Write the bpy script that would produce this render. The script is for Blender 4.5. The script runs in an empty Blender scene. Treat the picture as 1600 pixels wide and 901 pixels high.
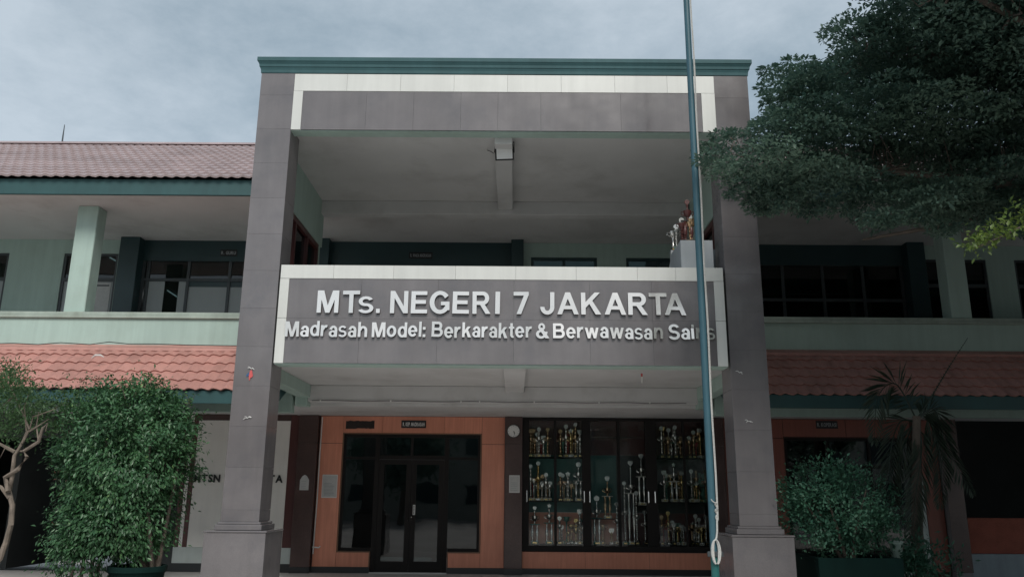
import bpy, bmesh, math, random
import numpy as np
from mathutils import Vector, Matrix
R = math.radians
random.seed(7); rng = np.random.default_rng(7)
scene = bpy.context.scene
COL = scene.collection

# ------------------------------------------------------------------ camera
FPX, PITCH, ROLL, YAW, EYE = 1269.73, R(14.221), R(-.4692), R(-.2413), 1.5
def cam_axes():
    f0 = Vector((math.sin(YAW)*math.cos(PITCH), math.cos(YAW)*math.cos(PITCH), math.sin(PITCH)))
    r0 = Vector((math.cos(YAW), -math.sin(YAW), 0)); d0 = f0.cross(r0)
    rr = math.cos(ROLL)*r0 + math.sin(ROLL)*d0; dd = -math.sin(ROLL)*r0 + math.cos(ROLL)*d0
    return rr, dd, f0
CR, CD, CF = cam_axes()
cd = bpy.data.cameras.new('camera'); cam = bpy.data.objects.new('camera', cd); COL.objects.link(cam)
cd.sensor_width = 36; cd.lens = FPX/1600*36; cd.clip_end = 2000; cd.clip_start = .05
m = Matrix.Identity(4)
for i in range(3):
    m[i][0] = CR[i]; m[i][1] = -CD[i]; m[i][2] = -CF[i]
m.translation = (0, 0, EYE); cam.matrix_world = m
scene.camera = cam

# ------------------------------------------------------------------ sky, sun, exposure
SUN_DIR = Vector((.12, -.71, .69)).normalized()          # towards the sun, veiled by cloud
world = bpy.data.worlds.new('World'); scene.world = world; world.use_nodes = True
nt = world.node_tree; N = nt.nodes; L = nt.links; N.clear()
out = N.new('ShaderNodeOutputWorld'); bg = N.new('ShaderNodeBackground'); L.new(bg.outputs[0], out.inputs[0])
sky = N.new('ShaderNodeTexSky'); sky.sky_type = 'NISHITA'; sky.sun_disc = False
sky.sun_elevation = math.asin(SUN_DIR.z); sky.sun_rotation = math.atan2(SUN_DIR.x, SUN_DIR.y)
sky.air_density = 1.2; sky.dust_density = 2.5
tc = N.new('ShaderNodeTexCoord'); mp = N.new('ShaderNodeMapping'); mp.inputs['Scale'].default_value = (1, 1, 1.9)
mp.inputs['Location'].default_value = (3.1, .4, .35)
L.new(tc.outputs['Generated'], mp.inputs[0])
n1 = N.new('ShaderNodeTexNoise'); n1.inputs['Scale'].default_value = 2.3; n1.inputs['Detail'].default_value = 10; n1.inputs['Roughness'].default_value = .64; n1.inputs['Distortion'].default_value = .1
L.new(mp.outputs[0], n1.inputs[0])
cr = N.new('ShaderNodeValToRGB'); cr.color_ramp.elements[0].position = .37; cr.color_ramp.elements[0].color = (1.95, 2.5, 2.9, 1)
cr.color_ramp.elements[1].position = .63; cr.color_ramp.elements[1].color = (3.6, 4.1, 4.5, 1)
L.new(n1.outputs[0], cr.inputs[0])
mx = N.new('ShaderNodeMix'); mx.data_type = 'RGBA'; mx.inputs[0].default_value = .86
L.new(sky.outputs[0], mx.inputs[6]); L.new(cr.outputs[0], mx.inputs[7]); L.new(mx.outputs[2], bg.inputs[0])
bg.inputs[1].default_value = .1
sd = bpy.data.lights.new('sun', 'SUN'); sd.energy = 1.5; sd.angle = R(24); sd.color = (1, .96, .9)
so = bpy.data.objects.new('sun', sd); COL.objects.link(so); so.location = (5, -20, 30)
so.rotation_euler = SUN_DIR.to_track_quat('Z', 'Y').to_euler()
vs = scene.view_settings; vs.view_transform = 'Standard'; vs.look = 'None'; vs.exposure = 0.68; vs.gamma = 1; vs.use_curve_mapping = False

# ------------------------------------------------------------------ helpers
def at(x, y, Y):
    """point of the depth plane Y (metres from the camera) measured at photo position x, y"""
    d = CR*((x-800)/FPX) + CD*((y-450.5)/FPX) + CF
    return Vector((0, 0, EYE)) + d*(Y/d.y)
W = {}
def tag(o, label=None, cat=None, group=None, kind=None):
    for k, v in (('label', label), ('category', cat), ('group', group), ('kind', kind)):
        if v: o[k] = v
    return o
def link(name, data, parent, loc):
    o = bpy.data.objects.new(name, data); COL.objects.link(o)
    loc = Vector(loc); W[o] = loc
    if parent is not None:
        o.parent = parent; o.location = loc - W[parent]
    else: o.location = loc
    return o
def thing(name, label, cat, loc=(0, 0, 0), group=None):
    return tag(link(name, None, None, loc), label, cat, group)
class MB:
    def __init__(s): s.v = []; s.f = []; s.m = []
    def add(s, vs, fs, mi=0):
        b = len(s.v); s.v += [tuple(v) for v in vs]; s.f += [tuple(i+b for i in f) for f in fs]; s.m += [mi]*len(fs); return s
    def box(s, x0, x1, y0, y1, z0, z1, mi=0):
        v = [(x, y, z) for z in (z0, z1) for y in (y0, y1) for x in (x0, x1)]
        return s.add(v, [(0, 2, 3, 1), (4, 5, 7, 6), (0, 1, 5, 4), (2, 6, 7, 3), (0, 4, 6, 2), (1, 3, 7, 5)], mi)
    def tube(s, pts, rad, n=8, mi=0, cap=True):
        pts = [Vector(p) for p in pts]; rad = rad if hasattr(rad, '__len__') else [rad]*len(pts)
        vs = []; fs = []; up = Vector((.13, .31, .94))
        for i, p in enumerate(pts):
            t = (pts[min(i+1, len(pts)-1)] - pts[max(i-1, 0)])
            if t.length < 1e-9: t = Vector((0, 0, 1))
            t.normalize(); a = t.cross(up)
            if a.length < .05: a = t.cross(Vector((1, 0, 0)))
            a.normalize(); b = t.cross(a)
            for k in range(n):
                q = 2*math.pi*k/n; vs.append(p + (a*math.cos(q)+b*math.sin(q))*rad[i])
        for i in range(len(pts)-1):
            for k in range(n): fs.append((i*n+k, i*n+(k+1) % n, (i+1)*n+(k+1) % n, (i+1)*n+k))
        if cap: fs.append(tuple(range(n-1, -1, -1))); fs.append(tuple(range((len(pts)-1)*n, len(pts)*n)))
        return s.add(vs, fs, mi)
    def lathe(s, prof, c=(0, 0, 0), n=12, mi=0):
        vs = []; fs = []
        for r, z in prof:
            for k in range(n):
                q = 2*math.pi*k/n; vs.append((c[0]+r*math.cos(q), c[1]+r*math.sin(q), c[2]+z))
        for i in range(len(prof)-1):
            for k in range(n): fs.append((i*n+k, i*n+(k+1) % n, (i+1)*n+(k+1) % n, (i+1)*n+k))
        fs.append(tuple(range(n-1, -1, -1))); fs.append(tuple(range((len(prof)-1)*n, len(prof)*n)))
        return s.add(vs, fs, mi)
    def prism_x(s, prof, x0, x1, mi=0):      # prof: list of (y, z) extruded along x
        n = len(prof); vs = [(x0, y, z) for y, z in prof]+[(x1, y, z) for y, z in prof]
        fs = [(i, (i+1) % n, n+(i+1) % n, n+i) for i in range(n)]+[tuple(range(n-1, -1, -1)), tuple(range(n, 2*n))]
        return s.add(vs, fs, mi)
    def prism_y(s, prof, y0, y1, mi=0):      # prof: list of (x, z) extruded along y
        n = len(prof); vs = [(x, y0, z) for x, z in prof]+[(x, y1, z) for x, z in prof]
        fs = [((i+1) % n, i, n+i, n+(i+1) % n) for i in range(n)]+[tuple(range(n)), tuple(range(2*n-1, n-1, -1))]
        return s.add(vs, fs, mi)
    def mesh(s, name, mats, origin=(0, 0, 0), bev=0, smooth=False):
        me = bpy.data.meshes.new(name); o = Vector(origin)
        me.from_pydata([tuple(Vector(v)-o) for v in s.v], [], s.f)
        for mm in (mats if isinstance(mats, (list, tuple)) else [mats]): me.materials.append(mm)
        me.polygons.foreach_set('material_index', s.m)
        bm = bmesh.new(); bm.from_mesh(me); bmesh.ops.recalc_face_normals(bm, faces=bm.faces)
        if bev: bmesh.ops.bevel(bm, geom=list(bm.edges), offset=bev, segments=2 if bev > .012 else 1, affect='EDGES', clamp_overlap=True)
        bm.to_mesh(me); bm.free()
        if smooth:
            for p in me.polygons: p.use_smooth = True
            try: me.set_sharp_from_angle(angle=R(40))
            except Exception: pass
        return me
    def build(s, name, mats, parent=None, bev=0, smooth=False, origin=None):
        if origin is None:
            a = np.array(s.v); lo = a.min(0); hi = a.max(0); origin = ((lo[0]+hi[0])/2, (lo[1]+hi[1])/2, lo[2])
        return link(name, s.mesh(name, mats, origin, bev, smooth), parent, origin)
def box(name, mat, parent, x0, x1, y0, y1, z0, z1, bev=0):
    return MB().box(x0, x1, y0, y1, z0, z1).build(name, mat, parent, bev)

# ------------------------------------------------------------------ materials
def mat(name, col, rough=.75, var=.12, scale=2.0, fine=0.0, fscale=60, streak=0.0, bump=0.0, bscale=40, metal=0.0, spec=.5, objvar=0.0, coat=0.0, dark=None, dscale=.7, damt=0.0):
    M = bpy.data.materials.new(name); M.use_nodes = True; t = M.node_tree; n = t.nodes; l = t.links
    b = n['Principled BSDF']; b.inputs['Roughness'].default_value = rough; b.inputs['Metallic'].default_value = metal
    b.inputs['Specular IOR Level'].default_value = spec
    if coat: b.inputs['Coat Weight'].default_value = coat; b.inputs['Coat Roughness'].default_value = .08
    g = n.new('ShaderNodeNewGeometry')
    def noise(sc, det=4, vec=None, ro=.55):
        q = n.new('ShaderNodeTexNoise'); q.inputs['Scale'].default_value = sc; q.inputs['Detail'].default_value = det; q.inputs['Roughness'].default_value = ro
        l.new(vec or g.outputs['Position'], q.inputs['Vector']); return q.outputs[0]
    def mul(a, lo, hi, src):     # colour a scaled by a factor lo..hi driven by src
        r = n.new('ShaderNodeMapRange'); r.inputs[1].default_value = .3; r.inputs[2].default_value = .7; r.inputs[3].default_value = lo; r.inputs[4].default_value = hi
        l.new(src, r.inputs[0]); q = n.new('ShaderNodeVectorMath'); q.operation = 'SCALE'; l.new(a, q.inputs[0]); l.new(r.outputs[0], q.inputs['Scale']); return q.outputs[0]
    c = n.new('ShaderNodeRGB'); c.outputs[0].default_value = (*col, 1); cur = c.outputs[0]
    if var: cur = mul(cur, 1-var, 1+var, noise(scale, 5))
    if fine: cur = mul(cur, 1-fine, 1+fine, noise(fscale, 3))
    if streak:
        mpn = n.new('ShaderNodeMapping'); mpn.inputs['Scale'].default_value = (5, 5, .35); l.new(g.outputs['Position'], mpn.inputs[0])
        cur = mul(cur, 1-streak, 1+streak*.4, noise(1.6, 6, mpn.outputs[0], .62))
    if dark:
        r = n.new('ShaderNodeMapRange'); r.inputs[1].default_value = .5; r.inputs[2].default_value = .72; r.inputs[4].default_value = damt
        l.new(noise(dscale, 7, None, .65), r.inputs[0]); q = n.new('ShaderNodeMix'); q.data_type = 'RGBA'
        l.new(r.outputs[0], q.inputs[0]); l.new(cur, q.inputs[6]); q.inputs[7].default_value = (*dark, 1); cur = q.outputs[2]
    if objvar:
        oi = n.new('ShaderNodeObjectInfo'); r = n.new('ShaderNodeMapRange'); r.inputs[3].default_value = 1-objvar; r.inputs[4].default_value = 1+objvar
        l.new(oi.outputs['Random'], r.inputs[0]); q = n.new('ShaderNodeVectorMath'); q.operation = 'SCALE'; l.new(cur, q.inputs[0]); l.new(r.outputs[0], q.inputs['Scale']); cur = q.outputs[0]
    l.new(cur, b.inputs['Base Color'])
    if rough < .6:
        r = n.new('ShaderNodeMapRange'); r.inputs[3].default_value = max(.02, rough-.07); r.inputs[4].default_value = rough+.1; l.new(noise(3.1, 5), r.inputs[0]); l.new(r.outputs[0], b.inputs['Roughness'])
    if bump:
        bp = n.new('ShaderNodeBump'); bp.inputs['Strength'].default_value = bump; bp.inputs['Distance'].default_value = .02
        l.new(noise(bscale, 4), bp.inputs['Height']); l.new(bp.outputs[0], b.inputs['Normal'])
    return M
def wood(name, col, dark, rough=.42, sx=14, sz=.9):
    M = mat(name, col, rough, var=.1, scale=1.3, objvar=.07); t = M.node_tree; n = t.nodes; l = t.links
    b = n['Principled BSDF']; g = n.new('ShaderNodeNewGeometry'); mp_ = n.new('ShaderNodeMapping'); mp_.inputs['Scale'].default_value = (sx, sx, sz)
    l.new(g.outputs['Position'], mp_.inputs[0]); w = n.new('ShaderNodeTexNoise'); w.inputs['Scale'].default_value = 1.6; w.inputs['Detail'].default_value = 6; w.inputs['Distortion'].default_value = .6
    l.new(mp_.outputs[0], w.inputs[0]); rp = n.new('ShaderNodeMapRange'); rp.inputs[1].default_value = .35; rp.inputs[2].default_value = .75; rp.inputs[4].default_value = .7; l.new(w.outputs[0], rp.inputs[0])
    src = b.inputs['Base Color'].links[0].from_socket; q = n.new('ShaderNodeMix'); q.data_type = 'RGBA'
    l.new(rp.outputs[0], q.inputs[0]); l.new(src, q.inputs[6]); q.inputs[7].default_value = (*dark, 1); l.new(q.outputs[2], b.inputs['Base Color'])
    return M
def leafmat(name, dark, light, trans=.25, rough=.45, mid=None):
    M = bpy.data.materials.new(name); M.use_nodes = True; t = M.node_tree; n = t.nodes; l = t.links
    b = n['Principled BSDF']; b.inputs['Roughness'].default_value = rough; a = n.new('ShaderNodeAttribute'); a.attribute_name = 'tone'
    r = n.new('ShaderNodeValToRGB'); r.color_ramp.elements[0].color = (*dark, 1); r.color_ramp.elements[1].color = (*light, 1)
    if mid: e = r.color_ramp.elements.new(.8); e.color = (*mid, 1)
    l.new(a.outputs['Fac'], r.inputs[0]); l.new(r.outputs[0], b.inputs['Base Color'])
    tr = n.new('ShaderNodeBsdfTranslucent'); l.new(r.outputs[0], tr.inputs[0]); mxs = n.new('ShaderNodeMixShader'); mxs.inputs[0].default_value = trans
    l.new(b.outputs[0], mxs.inputs[1]); l.new(tr.outputs[0], mxs.inputs[2]); l.new(mxs.outputs[0], n['Material Output'].inputs[0])
    return M
def glassmat(name, tint, refl=.12, rough=.02):
    M = bpy.data.materials.new(name); M.use_nodes = True; t = M.node_tree; n = t.nodes; l = t.links
    tb = n.new('ShaderNodeBsdfTransparent'); tb.inputs[0].default_value = (*tint, 1); gl = n.new('ShaderNodeBsdfGlossy'); gl.inputs['Roughness'].default_value = rough
    lw = n.new('ShaderNodeFresnel'); lw.inputs[0].default_value = 1.5; ad = n.new('ShaderNodeMath'); ad.operation = 'ADD'; ad.inputs[1].default_value = refl; ad.use_clamp = True
    l.new(lw.outputs[0], ad.inputs[0]); g = n.new('ShaderNodeNewGeometry'); ns = n.new('ShaderNodeTexNoise'); ns.inputs['Scale'].default_value = 1.3; l.new(g.outputs['Position'], ns.inputs[0])
    bp = n.new('ShaderNodeBump'); bp.inputs['Strength'].default_value = .05; bp.inputs['Distance'].default_value = .05; l.new(ns.outputs[0], bp.inputs['Height']); l.new(bp.outputs[0], gl.inputs['Normal'])
    mxs = n.new('ShaderNodeMixShader'); l.new(ad.outputs[0], mxs.inputs[0]); l.new(tb.outputs[0], mxs.inputs[1]); l.new(gl.outputs[0], mxs.inputs[2]); l.new(mxs.outputs[0], n['Material Output'].inputs[0])
    return M
M = {}
M['granite'] = mat('polished_granite', (.168, .156, .160), .13, var=.12, scale=1.6, fine=.12, fscale=130, objvar=.05, spec=.8, streak=.08, dark=(.115, .112, .122), dscale=1.7, damt=.6)  # mottle and streaks: stone tone plus blotchy reflections put into the colour
M['granite_core'] = mat('mortar_grey', (.24, .23, .235), .8)
M['white_tile'] = mat('white_ceramic_tile', (.66, .67, .64), .3, var=.03, streak=.07, objvar=.02)
M['cornice'] = mat('green_paint_cornice', (.048, .115, .125), .6, var=.1, streak=.12, spec=.25)
M['fascia'] = mat('dark_green_fascia', (.028, .085, .088), .5, var=.12, streak=.1)
M['pale'] = mat('pale_green_plaster', (.40, .52, .47), .8, var=.06, scale=.8, streak=.10, bump=.04, bscale=25, dark=(.29, .36, .31), dscale=.6, damt=.5)
M['soffit'] = mat('off_white_ceiling_paint', (.58, .575, .57), .85, var=.07, scale=.9, dark=(.34, .33, .315), dscale=1.1, damt=.45)
M['coping'] = mat('coping_paint', (.36, .42, .37), .8, var=.12, streak=.15, dark=(.2, .22, .17), dscale=1.5, damt=.5)
M['dark_frame'] = mat('dark_teal_panel', (.022, .05, .055), .35, var=.12)
M['alu'] = mat('dark_brown_aluminium', (.016, .014, .0135), .6, var=.1, spec=.2)
M['grey_alu'] = mat('grey_aluminium', (.05, .06, .065), .4, var=.1)
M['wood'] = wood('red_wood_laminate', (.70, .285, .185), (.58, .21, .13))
M['wood_shaded'] = wood('shaded_wood_laminate', (.26, .085, .06), (.19, .06, .042))  # wood laminate with the tree's shade put into its colour
M['wood_groove'] = mat('dark_groove', (.05, .022, .016), .7)
M['trim'] = mat('gold_brown_trim', (.22, .12, .07), .4)
M['brown_tile'] = mat('brown_granite_tile', (.085, .052, .048), .22, var=.2, scale=1.7, fine=.25, fscale=90, objvar=.06)
M['dark_red'] = mat('dark_red_tile', (.09, .03, .028), .35, var=.15)
M['panel_beige'] = mat('grey_beige_panel', (.78, .75, .71), .5, var=.05, streak=.05)
M['base_black'] = mat('black_skirting', (.03, .033, .035), .3)
M['base_white'] = mat('pale_skirting', (.5, .55, .53), .5, streak=.1)
M['tile_red'] = mat('red_roof_tile', (.47, .235, .20), .6, var=.10, scale=1.2, fine=.06, fscale=40, objvar=.08, streak=.10, dark=(.26, .14, .12), dscale=2.2, damt=.55)
M['tile_pink'] = mat('faded_roof_tile', (.36, .285, .285), .45, var=.16, scale=.8, fine=.1, fscale=30, dark=(.20, .15, .15), dscale=1.0, damt=.5)
M['floor'] = mat('grey_floor_tile', (.68, .65, .63), .3, var=.06)
M['ground'] = mat('concrete_paving', (.50, .475, .45), .85, var=.15, scale=.35, fine=.1, fscale=20, bump=.1)
M['glass'] = glassmat('dark_window_glass', (.16, .20, .20), .03)
M['clear_glass'] = glassmat('cabinet_glass', (.94, .96, .955), .0)
M['film'] = mat('frosted_film', (.33, .36, .36), .35, var=.04, streak=.05)
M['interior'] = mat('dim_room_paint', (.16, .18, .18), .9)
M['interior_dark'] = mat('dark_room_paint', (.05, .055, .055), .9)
M['pole'] = mat('blue_green_pole_paint', (.040, .115, .150), .5, var=.12, streak=.25)
M['pole_low'] = mat('green_pole_paint', (.02, .12, .115), .4)
M['rope'] = mat('white_rope', (.52, .52, .50), .9, var=.1, fine=.25, fscale=90)
M['steel'] = mat('polished_steel_letter', (.92, .885, .85), .12, var=.03, metal=.72, objvar=.06)
M['letter_side'] = mat('brown_letter_edge', (.07, .04, .035), .5)
M['black'] = mat('black_plastic', (.012, .012, .013), .4)
M['white'] = mat('white_print', (.72, .72, .70), .6, var=.03)
M['paper'] = mat('notice_paper', (.50, .50, .49), .5, var=.06, scale=14)
M['silver'] = mat('silver_plate', (.80, .79, .76), .2, metal=.9, var=.1)
M['gold'] = mat('gold_plate', (.78, .58, .26), .2, metal=.9, var=.1)
M['bronze'] = mat('bronze_plate', (.58, .40, .24), .24, metal=.9, var=.1)
M['marble'] = mat('trophy_marble', (.68, .65, .60), .3, var=.3, scale=20)
M['green_base'] = mat('trophy_green_base', (.08, .22, .17), .3, var=.3, scale=20)
M['red'] = mat('red_plastic', (.45, .05, .05), .4)
M['blue'] = mat('blue_cloth', (.03, .10, .22), .8)
M['pinkred'] = mat('faded_red_cloth', (.55, .10, .10), .8)
M['bark'] = mat('grey_brown_bark', (.13, .105, .085), .9, var=.3, scale=6, bump=.5, bscale=30)
M['pale_bark'] = mat('pale_bark', (.19, .155, .125), .85, var=.3, scale=9, bump=.4, bscale=40)
M['stand_grey'] = mat('grey_stand_paint', (.42, .45, .47), .5, var=.08, streak=.1)
M['planter'] = mat('green_planter_paint', (.004, .022, .019), .85, var=.15, streak=.2, spec=.2)
M['soil'] = mat('soil', (.05, .038, .028), .95)
M['terracotta'] = mat('rough_terracotta_plaster', (.30, .085, .055), .85, var=.15, scale=5, bump=.8, bscale=45)
M['grey_base'] = mat('blue_grey_paint', (.28, .33, .36), .7, streak=.12)
M['lamp_glass'] = mat('floodlight_glass', (.75, .76, .75), .12, var=.05)
M['far'] = mat('plain_wall_paint', (.4, .42, .38), .8, streak=.08)
t_ = bpy.data.materials.new('lit_tube'); t_.use_nodes = True; e_ = t_.node_tree.nodes.new('ShaderNodeEmission'); e_.inputs[0].default_value = (.9, .97, 1, 1); e_.inputs[1].default_value = 1.6
t_.node_tree.links.new(e_.outputs[0], t_.node_tree.nodes['Material Output'].inputs[0]); M['tube'] = t_
M['leaf_tree'] = leafmat('tree_leaf', (.045, .098, .080), (.17, .26, .185), .35, .55)
M['leaf_sunlit'] = leafmat('sunlit_tree_leaf', (.07, .14, .03), (.22, .30, .07), .35, .4)  # sunlight on the near spray is put into this leaf colour
M['leaf_bush'] = leafmat('glossy_bush_leaf', (.030, .090, .045), (.22, .36, .13), .2, .38, mid=(.09, .21, .085))
M['leaf_red'] = leafmat('reddish_shrub_leaf', (.02, .045, .02), (.22, .10, .07), .2, .45, mid=(.04, .085, .04))
M['leaf_fine'] = leafmat('fine_leaf', (.03, .08, .03), (.10, .19, .07), .3, .5)
M['leaf_mid'] = leafmat('blue_green_leaf', (.03, .11, .07), (.12, .28, .17), .25, .45)
M['leaf_palm'] = leafmat('palm_leaf', (.02, .045, .03), (.07, .10, .06), .2, .45)

# ------------------------------------------------------------------ measured levels
D, YT, YB = 11.30, 14.50, 16.67       # portico front, gallery edge, rear wall
PLX0, PLX1, PRX0, PRX1 = -3.925, -3.41, 3.02, 3.535
CEIL1, CEIL2 = 3.37, 6.87

# ================================================================== ground
g = MB(); n_ = 400
g.add([(-n_, -n_, -.3), (n_, -n_, -.3), (n_, n_, -.3), (-n_, n_, -.3)], [(0, 1, 2, 3)])
tag(g.build('yard_ground', M['ground'], None), kind='structure')
fl = MB().box(-4.6, 4.2, 10.2, YB, -.28, 0).build('portico_floor', M['floor'], None, .01); tag(fl, kind='structure')
for x0, x1 in ((-15, -4.6), (4.2, 15)):
    tag(MB().box(x0, x1, 13.2, YB, -.28, 0).build('verandah_floor', M['floor'], None, .01), kind='structure')
M['bed'] = mat('dark_bed_soil', (.045, .04, .03), .95, var=.3, scale=3, bump=.6, bscale=18)
for x0, x1, y0, y1 in ((4.25, 18, 2.5, 13.19), (-15, -4.65, 10.2, 13.19)):  # unseen soil beds, added dark to cut bounce light onto the wing
    bd = MB(); nx_, ny_ = 40, 20; bd.add([(x0+(x1-x0)*i/nx_, y0+(y1-y0)*j/ny_, -.27+.05*random.random()*(0 < i < nx_ and 0 < j < ny_)) for j in range(ny_+1) for i in range(nx_+1)], [(j*(nx_+1)+i, j*(nx_+1)+i+1, (j+1)*(nx_+1)+i+1, (j+1)*(nx_+1)+i) for j in range(ny_) for i in range(nx_)])
    tag(bd.build('added_planting_bed', M['bed'], None, smooth=True), kind='structure')
tag(MB().box(-4.3, 3.9, 9.8, 10.2, -.28, -.14).build('entrance_step', M['floor'], None, .01), kind='structure')

# ================================================================== entrance portico
P = thing('entrance_portico', 'grey granite two-storey entrance portico with green cornice and school name', 'building', (-.2, D, 0))
joints = [1.12, 1.275, 1.83, 2.385, 2.94, 3.495, 4.05, 4.605, 5.16, 5.715, 6.27, 6.825, 7.38, 7.75]
def tilemesh(w, h, d, bev=.004):
    return MB().box(-w/2, w/2, -d/2, d/2, 0, h).mesh('granite_tile', M['granite'], (0, 0, 0), bev)
cache = {}
def tile(name, matn, parent, x0, x1, y0, y1, z0, z1, bev=.0009):
    key = (name, matn, round(x1-x0, 4), round(y1-y0, 4), round(z1-z0, 4))
    if key not in cache: cache[key] = MB().box(-(x1-x0)/2, (x1-x0)/2, -(y1-y0)/2, (y1-y0)/2, 0, z1-z0).mesh(name, M[matn], (0, 0, 0), bev)
    return link(name, cache[key], parent, ((x0+x1)/2, (y0+y1)/2, z0))
PD = .50      # pillar depth
for x0, x1 in ((PLX0, PLX1), (PRX0, PRX1)):
    pil = box('pillar', M['granite_core'], P, x0+.022, x1-.022, D+.022, D+PD-.005, 0, 7.74)
    zs = joints
    for a, b in zip(zs[:-1], zs[1:]):
        tile('granite_tile', 'granite', pil, x0, x1, D, D+.02, a+.0006, b-.0006)
        tile('granite_tile', 'granite', pil, x0, x0+.02, D+.0205, D+PD, a+.002, b-.002)
        tile('granite_tile', 'granite', pil, x1-.02, x1, D+.0205, D+PD, a+.002, b-.002)
    cx = (x0+x1)/2; pl = .405
    plin = box('plinth', M['granite_core'], P, cx-pl+.022, cx+pl-.022, D-.15+.022, D+.66-.005, -.29, .97)
    for (z0, z1) in ((-.28, .30), (.30, .985)):
        tile('granite_tile', 'granite', plin, cx-pl, cx+pl, D-.15, D-.13, z0+.002, z1-.002)
        tile('granite_tile', 'granite', plin, cx-pl, cx-pl+.02, D-.1295, D+.66, z0+.002, z1-.002)
        tile('granite_tile', 'granite', plin, cx+pl-.02, cx+pl, D-.1295, D+.66, z0+.002, z1-.002)
    box('plinth_cap', M['granite'], P, cx-pl-.012, cx+pl+.012, D-.162, D+.672, .988, 1.012, .006)
    MB().box(cx-.315, cx+.315, D-.06, D+PD+.06, 1.014, 1.085).box(cx-.29, cx+.29, D-.03, D+PD+.03, 1.0855, 1.118).build('base_moulding', M['granite'], P, .006)
# cornice: moulded profile carried round three sides
prof = [(-.02, 7.752), (.010, 7.752), (.014, 7.80), (.026, 7.84), (.034, 7.845), (.038, 7.885), (.060, 7.925), (.066, 7.93), (.066, 7.992), (-.02, 7.992)]
c = MB(); xa, xb, ya, yb = PLX0, PRX1, D, D+3.2
for i, (o, z) in enumerate(prof):
    pass
vs_ = []; nfp = len(prof)
for (sx, sy, bx, by) in ((-1, 0, xa, yb), (-1, -1, xa, ya), (1, -1, xb, ya), (1, 0, xb, yb)):
    for o, z in prof: vs_.append((bx+sx*o, by+sy*o, z))
fs_ = []
for s in range(3):
    for i in range(nfp): fs_.append((s*nfp+i, s*nfp+(i+1) % nfp, (s+1)*nfp+(i+1) % nfp, (s+1)*nfp+i))
fs_ += [tuple(range(nfp)), tuple(range(4*nfp-1, 3*nfp-1, -1))]
c.add(vs_, fs_).build('cornice', M['cornice'], P)
box('roof_slab', M['pale'], P, PLX0+.02, PRX1-.02, D+.03, YT+1.0, 7.76, 7.97)
# top fascia: core, granite panels, white border
core = box('upper_fascia', M['pale'], P, PLX1+.001, PRX0-.001, D+.024, D+.22, 6.80, 7.748)
xs = [-3.262, -2.288, -1.568, -.848, -.284, .368, 1.583, 2.812]
for a, b in zip(xs[:-1], xs[1:]): tile('granite_tile', 'granite', core, a+.001, b-.001, D, D+.022, 6.815, 7.448, .0008)
xs = [-3.408, -2.6, -1.78, -.96, -.14, .68, 1.50, 2.30, 3.018]
for a, b in zip(xs[:-1], xs[1:]): tile('white_tile', 'white_tile', core, a+.001, b-.001, D-.006, D+.022, 7.452, 7.738, .002)
for a, b in ((-3.408, -3.264), (2.814, 3.018)):
    tile('white_tile', 'white_tile', core, a, b, D-.006, D+.022, 6.812, 7.450, .002)
# sign fascia
SY = D-.03
core = box('sign_board', M['pale'], P, -3.372, 2.978, SY+.024, D+.25, 3.245, 4.66)
xs = [-3.24, -2.2, -1.1, -.02, 1.06, 1.95, 2.838]
for a, b in zip(xs[:-1], xs[1:]):
    tile('granite_tile', 'granite', core, a+.001, b-.001, SY, SY+.022, 3.262, 3.8992, .0008)
    tile('granite_tile', 'granite', core, a+.001, b-.001, SY, SY+.022, 3.9008, 4.478, .0008)
xs = [-3.374, -2.613, -1.75, -.86, .005, .873, 1.75, 2.30, 2.98]
for a, b in zip(xs[:-1], xs[1:]): tile('white_tile', 'white_tile', core, a+.001, b-.001, SY-.008, D+.25, 4.482, 4.682, .003)
for a, b in ((-3.374, -3.242), (2.84, 2.98)):
    for z0, z1 in ((3.258, 3.898), (3.902, 4.478)): tile('white_tile', 'white_tile', core, a, b, SY-.008, SY+.022, z0, z1, .002)
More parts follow.
